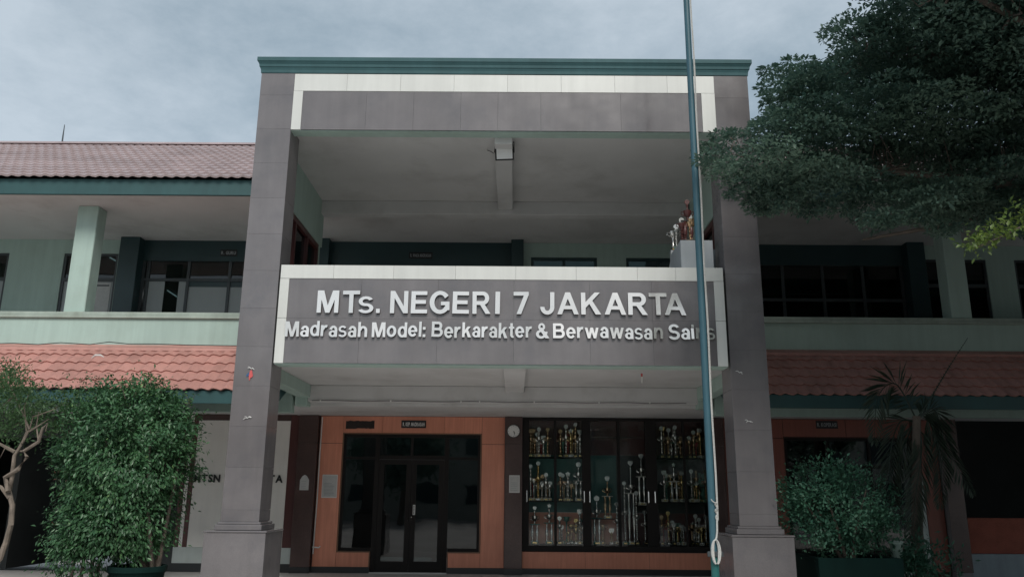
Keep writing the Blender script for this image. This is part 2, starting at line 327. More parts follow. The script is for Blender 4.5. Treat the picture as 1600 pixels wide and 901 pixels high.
# beams, ceilings, slabs
box('ceiling_slab', M['soffit'], P, PLX0+.04, PRX1-.04, D+.25, YT, CEIL1, 3.70)
box('ceiling_slab', M['soffit'], P, PLX0+.04, PRX1-.04, D+.221, YT+.2, CEIL2, 7.74)
for z0, z1 in ((3.08, CEIL1-.001), (6.61, CEIL2-.001)):
    box('cross_beam', M['soffit'], P, -3.68, 3.26, YT, YT+.22, z0, z1, .008)
box('centre_beam', M['soffit'], P, -.165, .165, D+.251, YT-.001, 3.262, CEIL1-.001, .006)
box('centre_beam', M['soffit'], P, -.335, -.06, D+.222, YT-.001, 6.70, CEIL2-.001, .006)
for x0, x1, wx in ((-3.86, -3.64, -1), (3.25, 3.47, 1)):
    box('side_beam', M['pale'], P, x0, x1, D+PD+.002, YT, 3.15, CEIL1-.001, .006)
    sw = box('side_wall', M['pale'], P, x0+.03, x1-.03, D+PD+.002, YT+.22, 6.0, CEIL2-.001)
    box('side_wall', M['pale'], P, x0+.03, x1-.03, D+PD+.002, YT+.22, 3.701, 4.5)
    xi = x1-.03 if wx < 0 else x0+.03
    # framed side window
    wn = MB(); ya, yb = D+PD+.35, YT+.05
    wn.box(x0+.06, x1-.06, D+PD+.003, ya, 4.501, 5.999); 
    wn.box(x0+.06, x1-.06, yb, YT+.2, 4.501, 5.999).build('wall_pier', M['pale'], P)
    wf = MB()
    for yy in (ya, (ya*2+yb)/3, (ya+2*yb)/3, yb-.07): wf.box(x0+.05, x1-.05, yy+.001, yy+.069, 4.505, 5.90)
    wf.box(x0+.05, x1-.05, ya, yb, 5.901, 5.997)
    w_ = wf.build('side_window', M['dark_red'], P)
    MB().box((x0+x1)/2-.006, (x0+x1)/2+.006, ya+.01, yb-.01, 4.51, 5.90).build('pane', M['glass'], w_)
# haunch of the beam over the corridor
for s, x0, x1 in ((-1, -3.90, -3.682), (1, 3.262, 3.48)):
    MB().box(x0, x1, YT-.02, YT+.24, 3.0, CEIL1-.002).build('beam_end', M['pale'], P, .008)
box('corridor_ceiling', M['soffit'], P, -4.4, 3.95, YT+.221, YB+.3, 3.03, 3.40)
box('corridor_floor', M['floor'], P, -4.4, 3.95, YT+.001, YB+.2, 3.401, 3.70)
box('corridor_ceiling', M['soffit'], P, -4.28, 3.93, YT+.201, YB+.4, 6.735, 6.86)
# conduit under the beam with clips
cb = MB(); pts = [(-3.6+i*.35, YT-.012, 3.092+.006*math.sin(i*1.7)) for i in range(20)]
cb.tube(pts, .008, 6).build('conduit', M['granite_core'], P, smooth=True)
for x in (-3.45, -2.2, -.95, -.62, .35, 1.5, 2.4): box('clip', M['white'], P, x-.012, x+.012, YT-.03, YT-.001, 3.085, 3.115)
# pipe and cable beside the wood wall
MB().tube([(-3.9, YB-.03, 3.0), (-3.905, YB-.03, 2.2), (-3.9, YB-.03, 1.4), (-3.915, YB-.03, .35)], .013, 6).build('cable', M['white'], P, smooth=True)
MB().tube([(-3.93, YB-.05, .48), (-3.80, YB-.05, .47), (-3.78, YB-.05, .5)], .014, 6).build('cable', M['white'], P, smooth=True)

# ---- ground floor rear wall: wood panels, door, piers
wall = box('rear_wall', M['wood_groove'], P, -3.95, -.185, YB+.012, YB+.11, 2.668, 3.028)
for a, b, c_, d_ in ((-3.95, -3.442, .0, 2.6675), (-.678, -.185, 0, 2.6675), (-3.4415, -2.806, 0, .405), (-1.304, -.6785, 0, .405)):
    box('rear_wall', M['wood_groove'], P, a, b, YB+.012, YB+.11, c_, d_)
G = .004
for a, b, c_, d_ in ((-3.93, -3.47, .115, 2.475), (-3.93, -3.47, 2.483, 3.022), (-3.466, -2.675, 2.69, 3.022), (-2.671, -1.426, 2.69, 3.022), (-1.422, -.655, 2.69, 3.022),
                     (-.651, -.19, 2.483, 3.022), (-.651, -.19, .115, 2.475), (-3.466, -2.83, .115, .385), (-1.28, -.655, .115, .385)):
    tile('wood_panel', 'wood', wall, a, b, YB, YB+.011, c_, d_, .003)
for a, b in ((-3.95, -2.81), (-1.30, -.19)): box('skirting', M['base_black'], wall, a, b, YB-.006, YB+.011, 0.001, .112)
# trim round the opening
tr = MB(); Z = 2.672
for a, b, c_, d_ in ((-3.462, -3.444, .388, 2.686), (-.676, -.658, .388, 2.686), (-3.443, -.677, 2.668, 2.686), (-3.443, -2.808, .388, .406), (-1.302, -.677, .388, .406), (-2.826, -2.808, .114, .387), (-1.302, -1.284, .114, .387)):
    tr.box(a, b, YB-.012, YB+.011, c_, d_)
tr.build('opening_trim', M['trim'], wall)
# dark aluminium door set
door = MB(); y0, y1 = YB+.02, YB+.08
for a, b, c_, d_ in ((-3.438, -3.39, .41, 2.664), (-.73, -.682, .41, 2.664), (-3.389, -.731, 2.60, 2.664), (-3.389, -2.815, .41, .47), (-1.296, -.731, .41, .47),
                     (-2.80, -2.71, .0, 2.599), (-1.40, -1.31, 0, 2.599), (-2.709, -1.401, 2.17, 2.25), (-2.085, -2.035, 2.251, 2.599), (-3.389, -2.801, 2.17, 2.22), (-1.309, -.731, 2.17, 2.22)):
    door.box(a, b, y0, y1, c_, d_)
dset = door.build('door_frame', M['alu'], P)
for a, b, c_, d_ in ((-3.389, -2.801, .471, 2.169), (-3.389, -2.801, 2.221, 2.599), (-1.309, -.731, .471, 2.169), (-1.309, -.731, 2.221, 2.599), (-2.709, -2.086, 2.251, 2.599), (-2.034, -1.401, 2.251, 2.599)):
    box('pane', M['glass'], dset, a, b, YB+.045, YB+.053, c_, d_)
for a, b, hx in ((-2.707, -2.058, -2.10), (-2.052, -1.403, -2.01)):
    lf = MB()
    for q in ((a, a+.1, .02, 2.165), (b-.1, b, .02, 2.165), (a+.1, b-.1, 2.07, 2.165), (a+.1, b-.1, .02, .22)): lf.box(q[0], q[1], YB+.026, YB+.074, q[2], q[3])
    lo = lf.build('door_leaf', M['alu'], P)
    box('pane', M['glass'], lo, a+.098, b-.098, YB+.046, YB+.054, .218, 2.072)
    MB().tube([(hx, YB+.025, 1.0), (hx, YB-.01, 1.0), (hx, YB-.01, 1.3), (hx, YB+.025, 1.3)], .011, 6).build('handle', M['alu'], lo, smooth=True)
st = box('push_sticker', M['white'], P, -2.005, -1.955, YB+.0235, YB+.0255, 1.10, 1.29)
for i in range(6): box('print_mark', M['black'], st, -1.992, -1.970, YB+.0222, YB+.0234, 1.118+i*.027, 1.134+i*.027)
box('door_lock', M['silver'], P, -2.03, -2.01, YB+.012, YB+.0255, 1.045, 1.065)
box('threshold', M['white'], P, -2.81, -1.30, YB-.02, YB+.10, .001, .018)
# paint-out smudge above the door (uneven, with a shape of its own)
sm = [(-3.42+.58*i/14, 2.93+random.uniform(-.007, .007)) for i in range(15)]+[(-2.84-.58*i/14, 2.775+random.uniform(-.008, .008)) for i in range(15)]
MB().prism_y(sm, YB-.0025, YB-.0005).build('paint_patch', mat('black_paint_patch', (.022, .015, .013), .7, var=.4, scale=9), wall)
# piers
for a, b, z in ((-4.33, -3.952, 3.026), (-.182, .163, 3.026), (3.90, 4.2, 3.026)):
    pr = box('wall_pier', M['granite_core'], P, a+.012, b-.012, YB-.128, YB+.12, 0, z)
    for z0, z1 in ((.115, 2.475), (2.479, z)): 
        tile('brown_tile', 'brown_tile', pr, a, b, YB-.14, YB-.129, z0, z1, .003)
        tile('brown_tile', 'brown_tile', pr, a, a+.011, YB-.1285, YB+.1, z0, z1, .002)
        tile('brown_tile', 'brown_tile', pr, b-.011, b, YB-.1285, YB+.1, z0, z1, .002)
    box('skirting', M['base_black'], pr, a-.004, b+.004, YB-.146, YB+.1, .001, .112)
# low wood strip and skirting under the cabinet
lw_ = box('cabinet_base_wall', M['wood_groove'], P, .164, 3.899, YB+.012, YB+.3, 0, .428)
for a, b in ((.168, 1.40), (1.404, 2.65), (2.654, 3.895)): tile('wood_panel', 'wood', lw_, a, b, YB, YB+.011, .115, .425, .003)
box('skirting', M['base_black'], lw_, .168, 3.897, YB-.006, YB+.011, .001, .112)
# room behind the office door
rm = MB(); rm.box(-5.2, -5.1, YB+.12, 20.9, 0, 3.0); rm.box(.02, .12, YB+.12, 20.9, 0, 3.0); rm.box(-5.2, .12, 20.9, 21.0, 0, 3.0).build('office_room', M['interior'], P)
rf = MB(); rf.box(-1.9, -.5, 19.2, 19.9, .72, .76)
for q in ((-1.85, 19.25), (-.6, 19.25), (-1.85, 19.8), (-.6, 19.8)): rf.box(q[0], q[0]+.05, q[1], q[1]+.05, .0, .72)
tag(rf.build('office_desk', M['interior'], None), 'dim desk inside the office behind the dark glass door', 'desk')

# ---- upper rear wall of the gallery
uw = MB().box(.17, 3.93, YB, YB+.15, 6.42, 6.73)
for a, b in ((.17, .33), (1.74, 2.36), (3.77, 3.93)): uw.box(a, b, YB, YB+.15, 4.51, 6.419)
uw.box(.17, 3.93, YB, YB+.15, 3.701, 4.509).build('gallery_wall', M['pale'], P)
for a, b in ((.33, 1.74), (2.36, 3.77)):
    wf = MB()
    for q in ((a, a+.06, 4.511, 6.418), (b-.06, b, 4.511, 6.418), ((a+b)/2-.03, (a+b)/2+.03, 4.571, 6.359), (a+.06, b-.06, 6.36, 6.418), (a+.06, b-.06, 4.511, 4.57)): wf.box(q[0], q[1], YB+.03, YB+.09, q[2], q[3])
    w_ = wf.build('window', M['dark_frame'], P)
    box('pane', M['glass'], w_, a+.05, (a+b)/2-.02, YB+.055, YB+.062, 4.56, 6.37); box('pane', M['glass'], w_, (a+b)/2+.02, b-.05, YB+.055, YB+.062, 4.56, 6.37)
for a, b in ((-4.19, -3.94), (-.09, .168)): box('frame_pier', M['dark_frame'], P, a, b, YB-.25, YB+.1, 3.702, 6.733, .006)
box('door_header', M['dark_frame'], P, -3.939, -.091, YB, YB+.1, 5.95, 6.733)
dw = MB()
for x in (-3.9, -3.0, -2.05, -1.1, -.17): dw.box(x, x+.06, YB+.02, YB+.08, 3.702, 5.949)
d_ = dw.build('gallery_door', M['grey_alu'], P)
for a, b in ((-3.84, -3.0), (-2.94, -2.05), (-1.99, -1.1), (-1.04, -.17)): box('pane', M['glass'], d_, a+.001, b-.001, YB+.045, YB+.052, 3.71, 5.945)

# ------------------------------------------------------------------ lettering
def glyph(ch, offset=.012, ext=.03):
    cu = bpy.data.curves.new('glyph', 'FONT'); cu.body = ch; cu.size = 1; cu.extrude = ext; cu.offset = offset; cu.resolution_u = 4
    ob = bpy.data.objects.new('glyph', cu); COL.objects.link(ob); bpy.context.view_layer.update()
    dg = bpy.context.evaluated_depsgraph_get(); me = bpy.data.meshes.new_from_object(ob.evaluated_get(dg), depsgraph=dg)
    bpy.data.objects.remove(ob); bpy.data.curves.remove(cu)
    co = np.empty(len(me.vertices)*3); me.vertices.foreach_get('co', co); co = co.reshape(-1, 3)
    return me, co
# bold grotesque capitals and minuscules for the big sign, drawn from bars and rings and traced to outlines
def g_rect(x0, y0, x1, y1): return lambda X, Y: np.maximum(np.maximum(x0-X, X-x1), np.maximum(y0-Y, Y-y1))
def g_poly(*p):
    A = sum(p[i][0]*p[(i+1) % len(p)][1]-p[(i+1) % len(p)][0]*p[i][1] for i in range(len(p)))
    if A < 0: p = p[::-1]
    def f(X, Y):
        o = None
        for i in range(len(p)):
            (x1, y1), (x2, y2) = p[i], p[(i+1) % len(p)]; l = math.hypot(x2-x1, y2-y1); d_ = ((X-x1)*(y2-y1)-(Y-y1)*(x2-x1))/l; o = d_ if o is None else np.maximum(o, d_)
        return o
    return f
def g_ring(cx, cy, rx, ry, tx, ty, a0=None, a1=None):
    def f(X, Y):
        U, V = X-cx, Y-cy; o = (np.hypot(U/rx, V/ry)-1)*min(rx, ry); ix, iy = rx-tx, ry-ty; o = np.maximum(o, -(np.hypot(U/ix, V/iy)-1)*min(ix, iy))
        if a0 is not None:
            mid, half = math.radians((a0+a1)/2), math.radians((a1-a0)/2); an = np.arctan2(V/ry, U/rx); o = np.maximum(o, (np.abs((an-mid+np.pi) % (2*np.pi)-np.pi)-half)*np.hypot(U, V))
        return o
    return f
def g_scale(fs, k): return [lambda X, Y, f=f: f(X/k, Y/k)*k for f in fs]
GS = [g_ring(.4, .715, .375, .30, .2, .165, 22, 272), g_ring(.4, .285, .40, .30, .2, .165, -158, 92)]
GLY = {'M': [g_rect(0, 0, .19, 1), g_rect(.79, 0, .98, 1), g_poly((.05, 1), (.29, 1), (.585, 0), (.395, 0)), g_poly((.93, 1), (.69, 1), (.395, 0), (.585, 0))],
 'T': [g_rect(0, .83, .8, 1), g_rect(.3, 0, .5, 1)], 'N': [g_rect(0, 0, .19, 1), g_rect(.61, 0, .8, 1), g_poly((0, 1), (.2, 1), (.8, 0), (.6, 0))],
 'E': [g_rect(0, 0, .2, 1), g_rect(0, 0, .74, .17), g_rect(0, .83, .72, 1), g_rect(0, .43, .67, .6)], 'I': [g_rect(0, 0, .2, 1)], 'l': [g_rect(0, 0, .19, 1)], '.': [g_rect(0, 0, .2, .19)], 'i': [g_rect(0, 0, .19, .725)],
 '7': [g_rect(0, .83, .66, 1), g_poly((.46, .86), (.66, .86), (.33, 0), (.13, 0))], 'J': [g_rect(.46, .3, .66, 1), g_ring(.33, .32, .33, .335, .2, .17, 178, 362)],
 'A': [g_poly((0, 0), (.21, 0), (.6, 1), (.38, 1)), g_poly((.98, 0), (.77, 0), (.38, 1), (.6, 1)), g_rect(.22, .23, .76, .39)],
 'K': [g_rect(0, 0, .2, 1), g_poly((.62, 1), (.87, 1), (.19, .29), (.19, .55)), g_poly((.30, .61), (.45, .72), (.9, 0), (.65, 0))],
 'R': [g_rect(0, 0, .2, 1), g_rect(.1, .83, .5, 1), g_rect(.1, .4, .5, .57), g_ring(.5, .70, .31, .30, .2, .17, -90, 90), g_poly((.34, .45), (.57, .45), (.88, 0), (.64, 0))],
 'G': [g_ring(.46, .5, .46, .515, .21, .175, 36, 322), g_rect(.5, .37, .88, .53), g_rect(.69, .15, .88, .53)], 'S': GS, 's': g_scale(GS, .74),
 'a': [g_rect(.41, 0, .6, .45), g_ring(.31, .43, .29, .31, .19, .15, 0, 168), g_ring(.28, .21, .28, .225, .18, .125)], 'd': [g_rect(.47, 0, .66, 1), g_ring(.33, .3625, .33, .378, .19, .15)],
 'r': [g_rect(0, 0, .19, .725), g_ring(.38, .40, .32, .335, .18, .17, 72, 180)], 'h': [g_rect(0, 0, .19, 1), g_ring(.355, .42, .305, .32, .19, .155, 0, 180), g_rect(.47, 0, .66, .425)],
 'n': [g_rect(0, 0, .19, .725), g_ring(.355, .42, .305, .32, .19, .155, 0, 180), g_rect(.47, 0, .66, .425)], 'o': [g_ring(.35, .3625, .35, .38, .2, .155)],
 'e': [g_ring(.34, .3625, .34, .38, .19, .155, 0, 322), g_rect(.1, .295, .675, .42)],
 'B': [g_rect(0, 0, .2, 1), g_rect(.1, .83, .5, 1), g_rect(.1, .425, .52, .59), g_rect(.1, 0, .52, .17), g_ring(.5, .715, .29, .285, .2, .165, -90, 90), g_ring(.52, .295, .33, .295, .2, .165, -90, 90)],
 'k': [g_rect(0, 0, .19, 1), g_poly((.40, .725), (.64, .725), (.18, .22), (.18, .47)), g_poly((.26, .45), (.41, .55), (.68, 0), (.44, 0))],
 't': [g_rect(.1, .17, .29, .95), g_rect(0, .585, .4, .725), g_ring(.31, .2, .21, .215, .19, .15, 178, 292)],
 'w': [g_poly((0, .725), (.19, .725), (.375, 0), (.2, 0)), g_poly((.2, 0), (.375, 0), (.595, .725), (.405, .725)), g_poly((.405, .725), (.595, .725), (.8, 0), (.625, 0)), g_poly((.625, 0), (.8, 0), (1, .725), (.81, .725))],
 '&': [g_ring(.40, .76, .24, .255, .155, .14), g_ring(.36, .28, .36, .295, .2, .155, 85, 385), g_poly((.19, .66), (.42, .72), (.93, 0), (.66, 0)), g_poly((.64, .44), (.82, .44), (.76, .22), (.55, .10))]}
def trace(fs, res=72):
    xs = np.arange(-.06, 1.12, 1/res); ys = np.arange(-.08, 1.12, 1/res); X, Y = np.meshgrid(xs+.0013, ys+.0017, indexing='ij'); F = fs[0](X, Y)
    for f in fs[1:]: F = np.minimum(F, f(X, Y))
    F = np.where(np.abs(F) < 1e-9, 1e-9, F); ins = F < 0; seg = {}
    def cut(i, j, k, l):
        t = F[i, j]/(F[i, j]-F[k, l]); return (X[i, j]+t*(X[k, l]-X[i, j]), Y[i, j]+t*(Y[k, l]-Y[i, j]))
    pt = {}
    for i in range(len(xs)-1):
        for j in range(len(ys)-1):
            q = (ins[i, j], ins[i+1, j], ins[i+1, j+1], ins[i, j+1])
            if all(q) or not any(q): continue
            cs = [(i, j), (i+1, j), (i+1, j+1), (i, j+1)]; ent = []; exi = []
            for e in range(4):
                a, b = cs[e], cs[(e+1) % 4]
                if ins[a] != ins[b]:
                    key = (min(a, b), max(a, b)); pt[key] = cut(*a, *b); (exi if ins[a] else ent).append(key)
            for a, b in zip(exi, ent): seg[a] = b
    loops = []
    while seg:
        st_, nx_ = seg.popitem(); lp_ = [st_]
        while nx_ != st_ and nx_ in seg: lp_.append(nx_); nx_ = seg.pop(nx_)
        P_ = [pt[k] for k in lp_]; out_ = []
        for i, p in enumerate(P_):      # drop collinear points
            a, b = P_[i-1], P_[(i+1) % len(P_)]
            if abs((p[0]-a[0])*(b[1]-a[1])-(p[1]-a[1])*(b[0]-a[0])) > 1.2e-6: out_.append(p)
        if len(out_) > 2: loops.append(out_)
    return loops
def drawn_glyph(ch):
    cu = bpy.data.curves.new('glyph', 'CURVE'); cu.dimensions = '2D'; cu.fill_mode = 'BOTH'; cu.extrude = .03
    for lp_ in trace(GLY[ch]):
        sp_ = cu.splines.new('POLY'); sp_.points.add(len(lp_)-1); sp_.use_cyclic_u = True
        for k_, (x, y) in enumerate(lp_): sp_.points[k_].co = (x, y, 0, 1)
    ob = bpy.data.objects.new('glyph', cu); COL.objects.link(ob); bpy.context.view_layer.update()
    dg = bpy.context.evaluated_depsgraph_get(); me = bpy.data.meshes.new_from_object(ob.evaluated_get(dg), depsgraph=dg); bpy.data.objects.remove(ob); bpy.data.curves.remove(cu)
    co = np.empty(len(me.vertices)*3); me.vertices.foreach_get('co', co); return me, co.reshape(-1, 3)
gcache = {}
def gl(ch, off):
    if (ch, off) not in gcache: gcache[(ch, off)] = drawn_glyph(ch) if off == 'bold' else glyph(ch, off)
    return gcache[(ch, off)]
def place_glyph(name, ch, x0, x1, z0, scale, depth, Y, parent, mats, off=.012, tilt=0.0, lean=0.0):
    me0, co = gl(ch, off); me = me0.copy(); me.name = name
    lo = co.min(0); hi = co.max(0); sx = (x1-x0)/(hi[0]-lo[0]); zd = hi[2]-lo[2]
    c2 = np.empty_like(co); xx = (co[:, 0]-(lo[0]+hi[0])/2)*sx; zz = co[:, 1]*scale; yy = -(co[:, 2]-lo[2])/zd*depth
    c2[:, 0] = xx*math.cos(tilt)-zz*math.sin(tilt); c2[:, 2] = xx*math.sin(tilt)+zz*math.cos(tilt); c2[:, 1] = yy + lean*zz*.0
    me.vertices.foreach_set('co', c2.ravel()); me.materials.clear()
    for mm in mats: me.materials.append(mm)
    me.update()
    if len(mats) > 1:
        for p in me.polygons: p.material_index = 0 if p.normal.y < -.7 else 1
    o = link(name, me, parent, ((x0+x1)/2, Y, z0)); return o
CAPH = {}
def cap(off):
    if off == 'bold': return 1.0
    if off not in CAPH: _, co = gl('H', off); CAPH[off] = co[:, 1].max()-co[:, 1].min()
    return CAPH[off]
row1 = [('M', 494.4, 528.2), ('T', 534.5, 561.4), ('s', 559.4, 583), ('.', 587.3, 593.1), ('N', 609, 637), ('E', 641.6, 667.3), ('G', 671, 702.2), ('E', 706.5, 732.5), ('R', 738, 766.2), ('I', 773.4, 780.7),
        ('7', 802.5, 826.2), ('J', 844, 866), ('A', 870.9, 904.1), ('K', 908.4, 939.3), ('A', 945, 978.5), ('R', 982, 1012.3), ('T', 1015, 1043.1), ('A', 1038.8, 1072.3)]
OFF1 = 'bold'; LY = SY-.012
for ch, a, b in row1:
    yb_ = 490.5 + (a-494)*.0045; A = at(a, yb_, LY-.03); B = at(b, yb_, LY-.03)
    o = place_glyph('raised_letter', ch, A.x, B.x, 3.972, .325/cap(OFF1), .035, LY, core, (M['steel'], M['letter_side']), OFF1, random.uniform(-.012, .012))
    o.rotation_euler = (random.uniform(-.075, -.01), 0, random.uniform(-.03, .03))
words = [('Madrasah', 444.8, 573), ('Model:', 580.5, 664.5), ('Berkarakter', 674, 831.3), ('&', 837.7, 858.5), ('Berwawasan', 864.2, 1036), ('Sains', 1045, 1117.5)]
OFF2 = 'bold'
for wd, a, b in words:
    A = at(a, 526, LY-.03).x; B = at(b, 528, LY-.03).x
    ws = []
    for ch in wd: _, co = gl(ch.replace(':', '.'), OFF2); ws.append(co[:, 0].max()-co[:, 0].min())
    gap = .10; sc = (B-A)/(sum(ws)+gap*(len(wd)-1)); x = A
    for ch, w in zip(wd, ws):
        if ch == 'i': place_glyph('raised_letter', '.', x, x+w*sc, 3.634+.168, .205, .03, LY, core, (M['steel'], M['letter_side']), OFF2)
        if ch == ':':
            for dz in (0, .105): place_glyph('raised_letter', '.', x, x+w*sc, 3.634+dz, .205/cap(OFF2), .03, LY, core, (M['steel'], M['letter_side']), OFF2)
            continue
        o = place_glyph('raised_letter', ch, x, x+w*sc, 3.632+random.uniform(-.008, .008), .217/cap(OFF2), .03, LY, core, (M['steel'], M['letter_side']), OFF2, random.uniform(-.02, .02))
        o.rotation_euler = (random.uniform(-.10, .03), 0, random.uniform(-.05, .05)); x += (w+gap)*sc
def sign_text(txt, x0, x1, z0, h, Y, parent, matn, off=.02, spread=.08, depth=.004, name='raised_letter'):
    ws = []
    for ch in txt:
        if ch == ' ': ws.append(.28)
        else: _, co = gl(ch, off); ws.append(co[:, 0].max()-co[:, 0].min())
    sc = (x1-x0)/(sum(ws)+spread*(len(txt)-1)); x = x0
    for ch, w in zip(txt, ws):
        if ch != ' ': place_glyph(name, ch, x, x+w*sc, z0, h/cap(off), depth, Y, parent, (M[matn],), off)
        x += (w+spread)*sc
def room_sign(txt, px0, px1, py0, py1, Y, label, matn='white', pad=.012):
    A = at(px0, py1, Y); B = at(px1, py0, Y)
    t = thing('room_sign', label, 'sign', ((A.x+B.x)/2, Y, A.z))
    pl_ = box('plate', M['black'], t, A.x, B.x, Y-.012, Y-.001, A.z, B.z, .002)
    h = (B.z-A.z)
    sign_text(txt, A.x+(B.x-A.x)*.06, B.x-(B.x-A.x)*.06, A.z+h*.25, h*.5, Y-.0125, t, matn, .03, .07, .002, 'letter')
room_sign('R. KEP. MADRASAH', 627, 666, 656.5, 668, YB, 'black name plate reading R. KEP. MADRASAH above the office door')
M['dimwhite'] = mat('grey_print', (.30, .32, .33), .6)
room_sign('R. WAKA MADRASAH', 639, 676, 394, 404, YB, 'dark name plate on the upstairs header behind the parapet', 'dimwhite')
room_sign('R. GURU', 344, 371, 390, 400, YB-.002, 'small dark plate reading R. GURU on the upstairs left header', 'dimwhite')
room_sign('R. KOPERASI', 1275, 1308, 657, 669, YB-.002, 'black name plate on the shaded wood wall right of the portico', 'dimwhite')

# ================================================================== school wings
def tile_mesh_lower():
    w, l_, n = .2, .335, 8; vs = []; fs = []
    for j, (y, dz) in enumerate(((0, -.012), (0, .014), (l_, .0))):   # lip bottom, front edge, back edge (local: y up the slope)
        for i in range(n+1):
            u = i/n; z = .012*math.sin(2*math.pi*u+.6) + .003*math.sin(4*math.pi*u)
            vs.append((u*w, y + (.012 if j == 0 else 0) - .018*math.cos(2*math.pi*u+.6)*(1 if j < 2 else 0), z*(1 if j < 2 else .9)+dz+.012))
    for j in range(2):
        for i in range(n): a = j*(n+1)+i; fs.append((a, a+1, a+n+2, a+n+1))
    b = MB(); b.add(vs, fs); me = bpy.data.meshes.new('roof_tile'); me.from_pydata(b.v, [], b.f); me.materials.append(M['tile_red'])
    for p in me.polygons: p.use_smooth = True
    try: me.set_sharp_from_angle(angle=R(45))
    except Exception: pass
    return me
TILE = tile_mesh_lower()
def wing(s, label, xin, xout, matt=None):
    """s=-1: wing that runs to the left of the portico, s=+1: to the right"""
    a, b = sorted((xin, xout))
    T = thing('school_wing', label, 'building', ((a+b)/2, YT, 0))
    # balustrade wall and coping
    MB().box(a, b, YT, YT+.15, 4.0, 4.555).build('parapet', M['pale'], T)
    MB().box(a, b, YT-.05, YT+.20, 4.557, 4.61).box(a, b, YT-.025, YT+.18, 4.611, 4.675).build('coping', M['coping'], T, .008)
    # slab, ground lintel, eaves
    box('floor_slab', M['soffit'], T, a, b, YT+.001, YB+.2, 3.38, 3.70); box('verandah_ceiling', M['soffit'], T, a, b, YT+.2, YB+.2, 3.04, 3.12)
    box('lintel_beam', M['pale'], T, a, b, YT+.002, YT+.19, 2.885, 3.375, .006)
    # upper roof: soffit, fascia, tiled slope
    box('soffit', M['soffit'], T, a, b, 13.96, 21, 6.736, 6.79)
    box('eaves_fascia', M['fascia'], T, a, b, 13.90, 13.955, 6.73, 7.03, .006)
    rx0, rx1 = a, b; slope = R(30); nrow, rl = 15, .36; e0 = (13.80, 7.035)
    per = .2; nx = int((rx1-rx0)/per*7); X = np.linspace(rx0, rx1, nx+1); wv = .011*np.sin(2*np.pi*X/per)+.003*np.sin(4*np.pi*X/per)
    vs = []; fs = []
    for r in range(nrow):
        for j, (t0, dz) in enumerate(((r*rl+.012, .0), (r*rl, .042), ((r+1)*rl+.03, .004))):
            yy = e0[0]+t0*math.cos(slope) + np.random.default_rng(r).normal(0, .002, nx+1); zz = e0[1]+t0*math.sin(slope)+wv+dz
            yy2 = yy-math.sin(slope)*0
            vs.append(np.stack([X, yy2 - .015*np.cos(2*np.pi*X/per)*(j < 2), zz], 1))
        for j in range(2):
            base = (r*3+j)*(nx+1); i = np.arange(nx); fs.append(np.stack([base+i, base+i+1, base+nx+2+i, base+nx+1+i], 1))
    vs = np.concatenate(vs); fs = np.concatenate(fs)
    me = bpy.data.meshes.new('roof_tiles'); me.from_pydata(vs.tolist(), [], fs.tolist()); me.materials.append(M['tile_pink'])
    org = Vector(((a+b)/2, e0[0], e0[1])); me.transform(Matrix.Translation(-org)); tag(link('roof_tiles', me, T, org), kind='stuff')
    ry, rz = e0[0]+nrow*rl*math.cos(slope), e0[1]+nrow*rl*math.sin(slope)
    rd = MB(); rd.prism_x([(ry-.16, rz-.02), (ry-.08, rz+.06), (ry+.05, rz+.09), (ry+.18, rz+.06), (ry+.26, rz-.02)], rx0, rx1).build('ridge_cap', M['tile_pink'], T)
    MB().prism_x([(13.98, 7.0), (ry, rz-.06), (22.4, 7.0), (22.4, 6.8), (13.98, 6.8)], rx0, rx1).build('roof_body', M['fascia'], T)
    # lower pent roof: one object per tile
    ly, lz = 13.28, 3.14; ang = math.atan2(4.06-lz, YT-.02-ly); L_ = math.hypot(4.06-lz, YT-.02-ly); rows = 5; step = L_/(rows+.15)
    deck = MB(); deck.prism_x([(ly+.05, lz-.02), (YT-.001, 4.0), (YT-.001, 3.4), (ly+.3, 2.93), (ly+.05, 2.93)], a+.001, b-.001).build('pent_roof_deck', M['fascia'], T)
    pent = MB().box(a, b, ly, ly+.045, 2.90, 3.115).build('pent_fascia', M['fascia'], T, .004)
    x_in = xin; ncol = 41
    for r in range(rows):
        for k_ in range(ncol):
            x = (x_in - (k_+1)*.2) if s < 0 else (x_in + k_*.2)
            t0 = r*step - .05
            o = link('roof_tile', TILE, pent, (x, ly+t0*math.cos(ang), lz+t0*math.sin(ang)+.004*r*0)); 
            o.rotation_euler = (ang-.035+random.uniform(-.008, .008), random.uniform(-.012, .012), 0); o.scale = (1.0, step/.31, 1)
    MB().prism_x([(YT-.22, 3.93), (YT-.20, 3.985), (YT-.002, 4.075), (YT-.002, 3.9)], a, b).build('roof_flashing', M['tile_red'], T, .004)
    # rear and end walls, ground slab
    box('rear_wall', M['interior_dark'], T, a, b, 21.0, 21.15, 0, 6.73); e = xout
    box('end_wall', M['pale'], T, min(e, e-s*.15), max(e, e-s*.15), YB+.21, 20.99, 0, 6.73)
    return T
XI_L, XI_R = PLX0-.03, PRX1+.03
WL = wing(-1, 'sunlit pale green school wing with red tiled roofs left of the portico', XI_L, -14.5)
WR = wing(1, 'dark tree-shaded school wing to the right of the portico', XI_R, 14.5)
def column(T, x0, x1):
    MB().box(x0, x1, YT+.03, YT+.36, 4.66, 6.735).build('column', M['pale'], T, .012)
for x in (-8.29, -12.6): column(WL, x, x+.39)
for x in (7.98, 12.2): column(WR, x, x+.37)

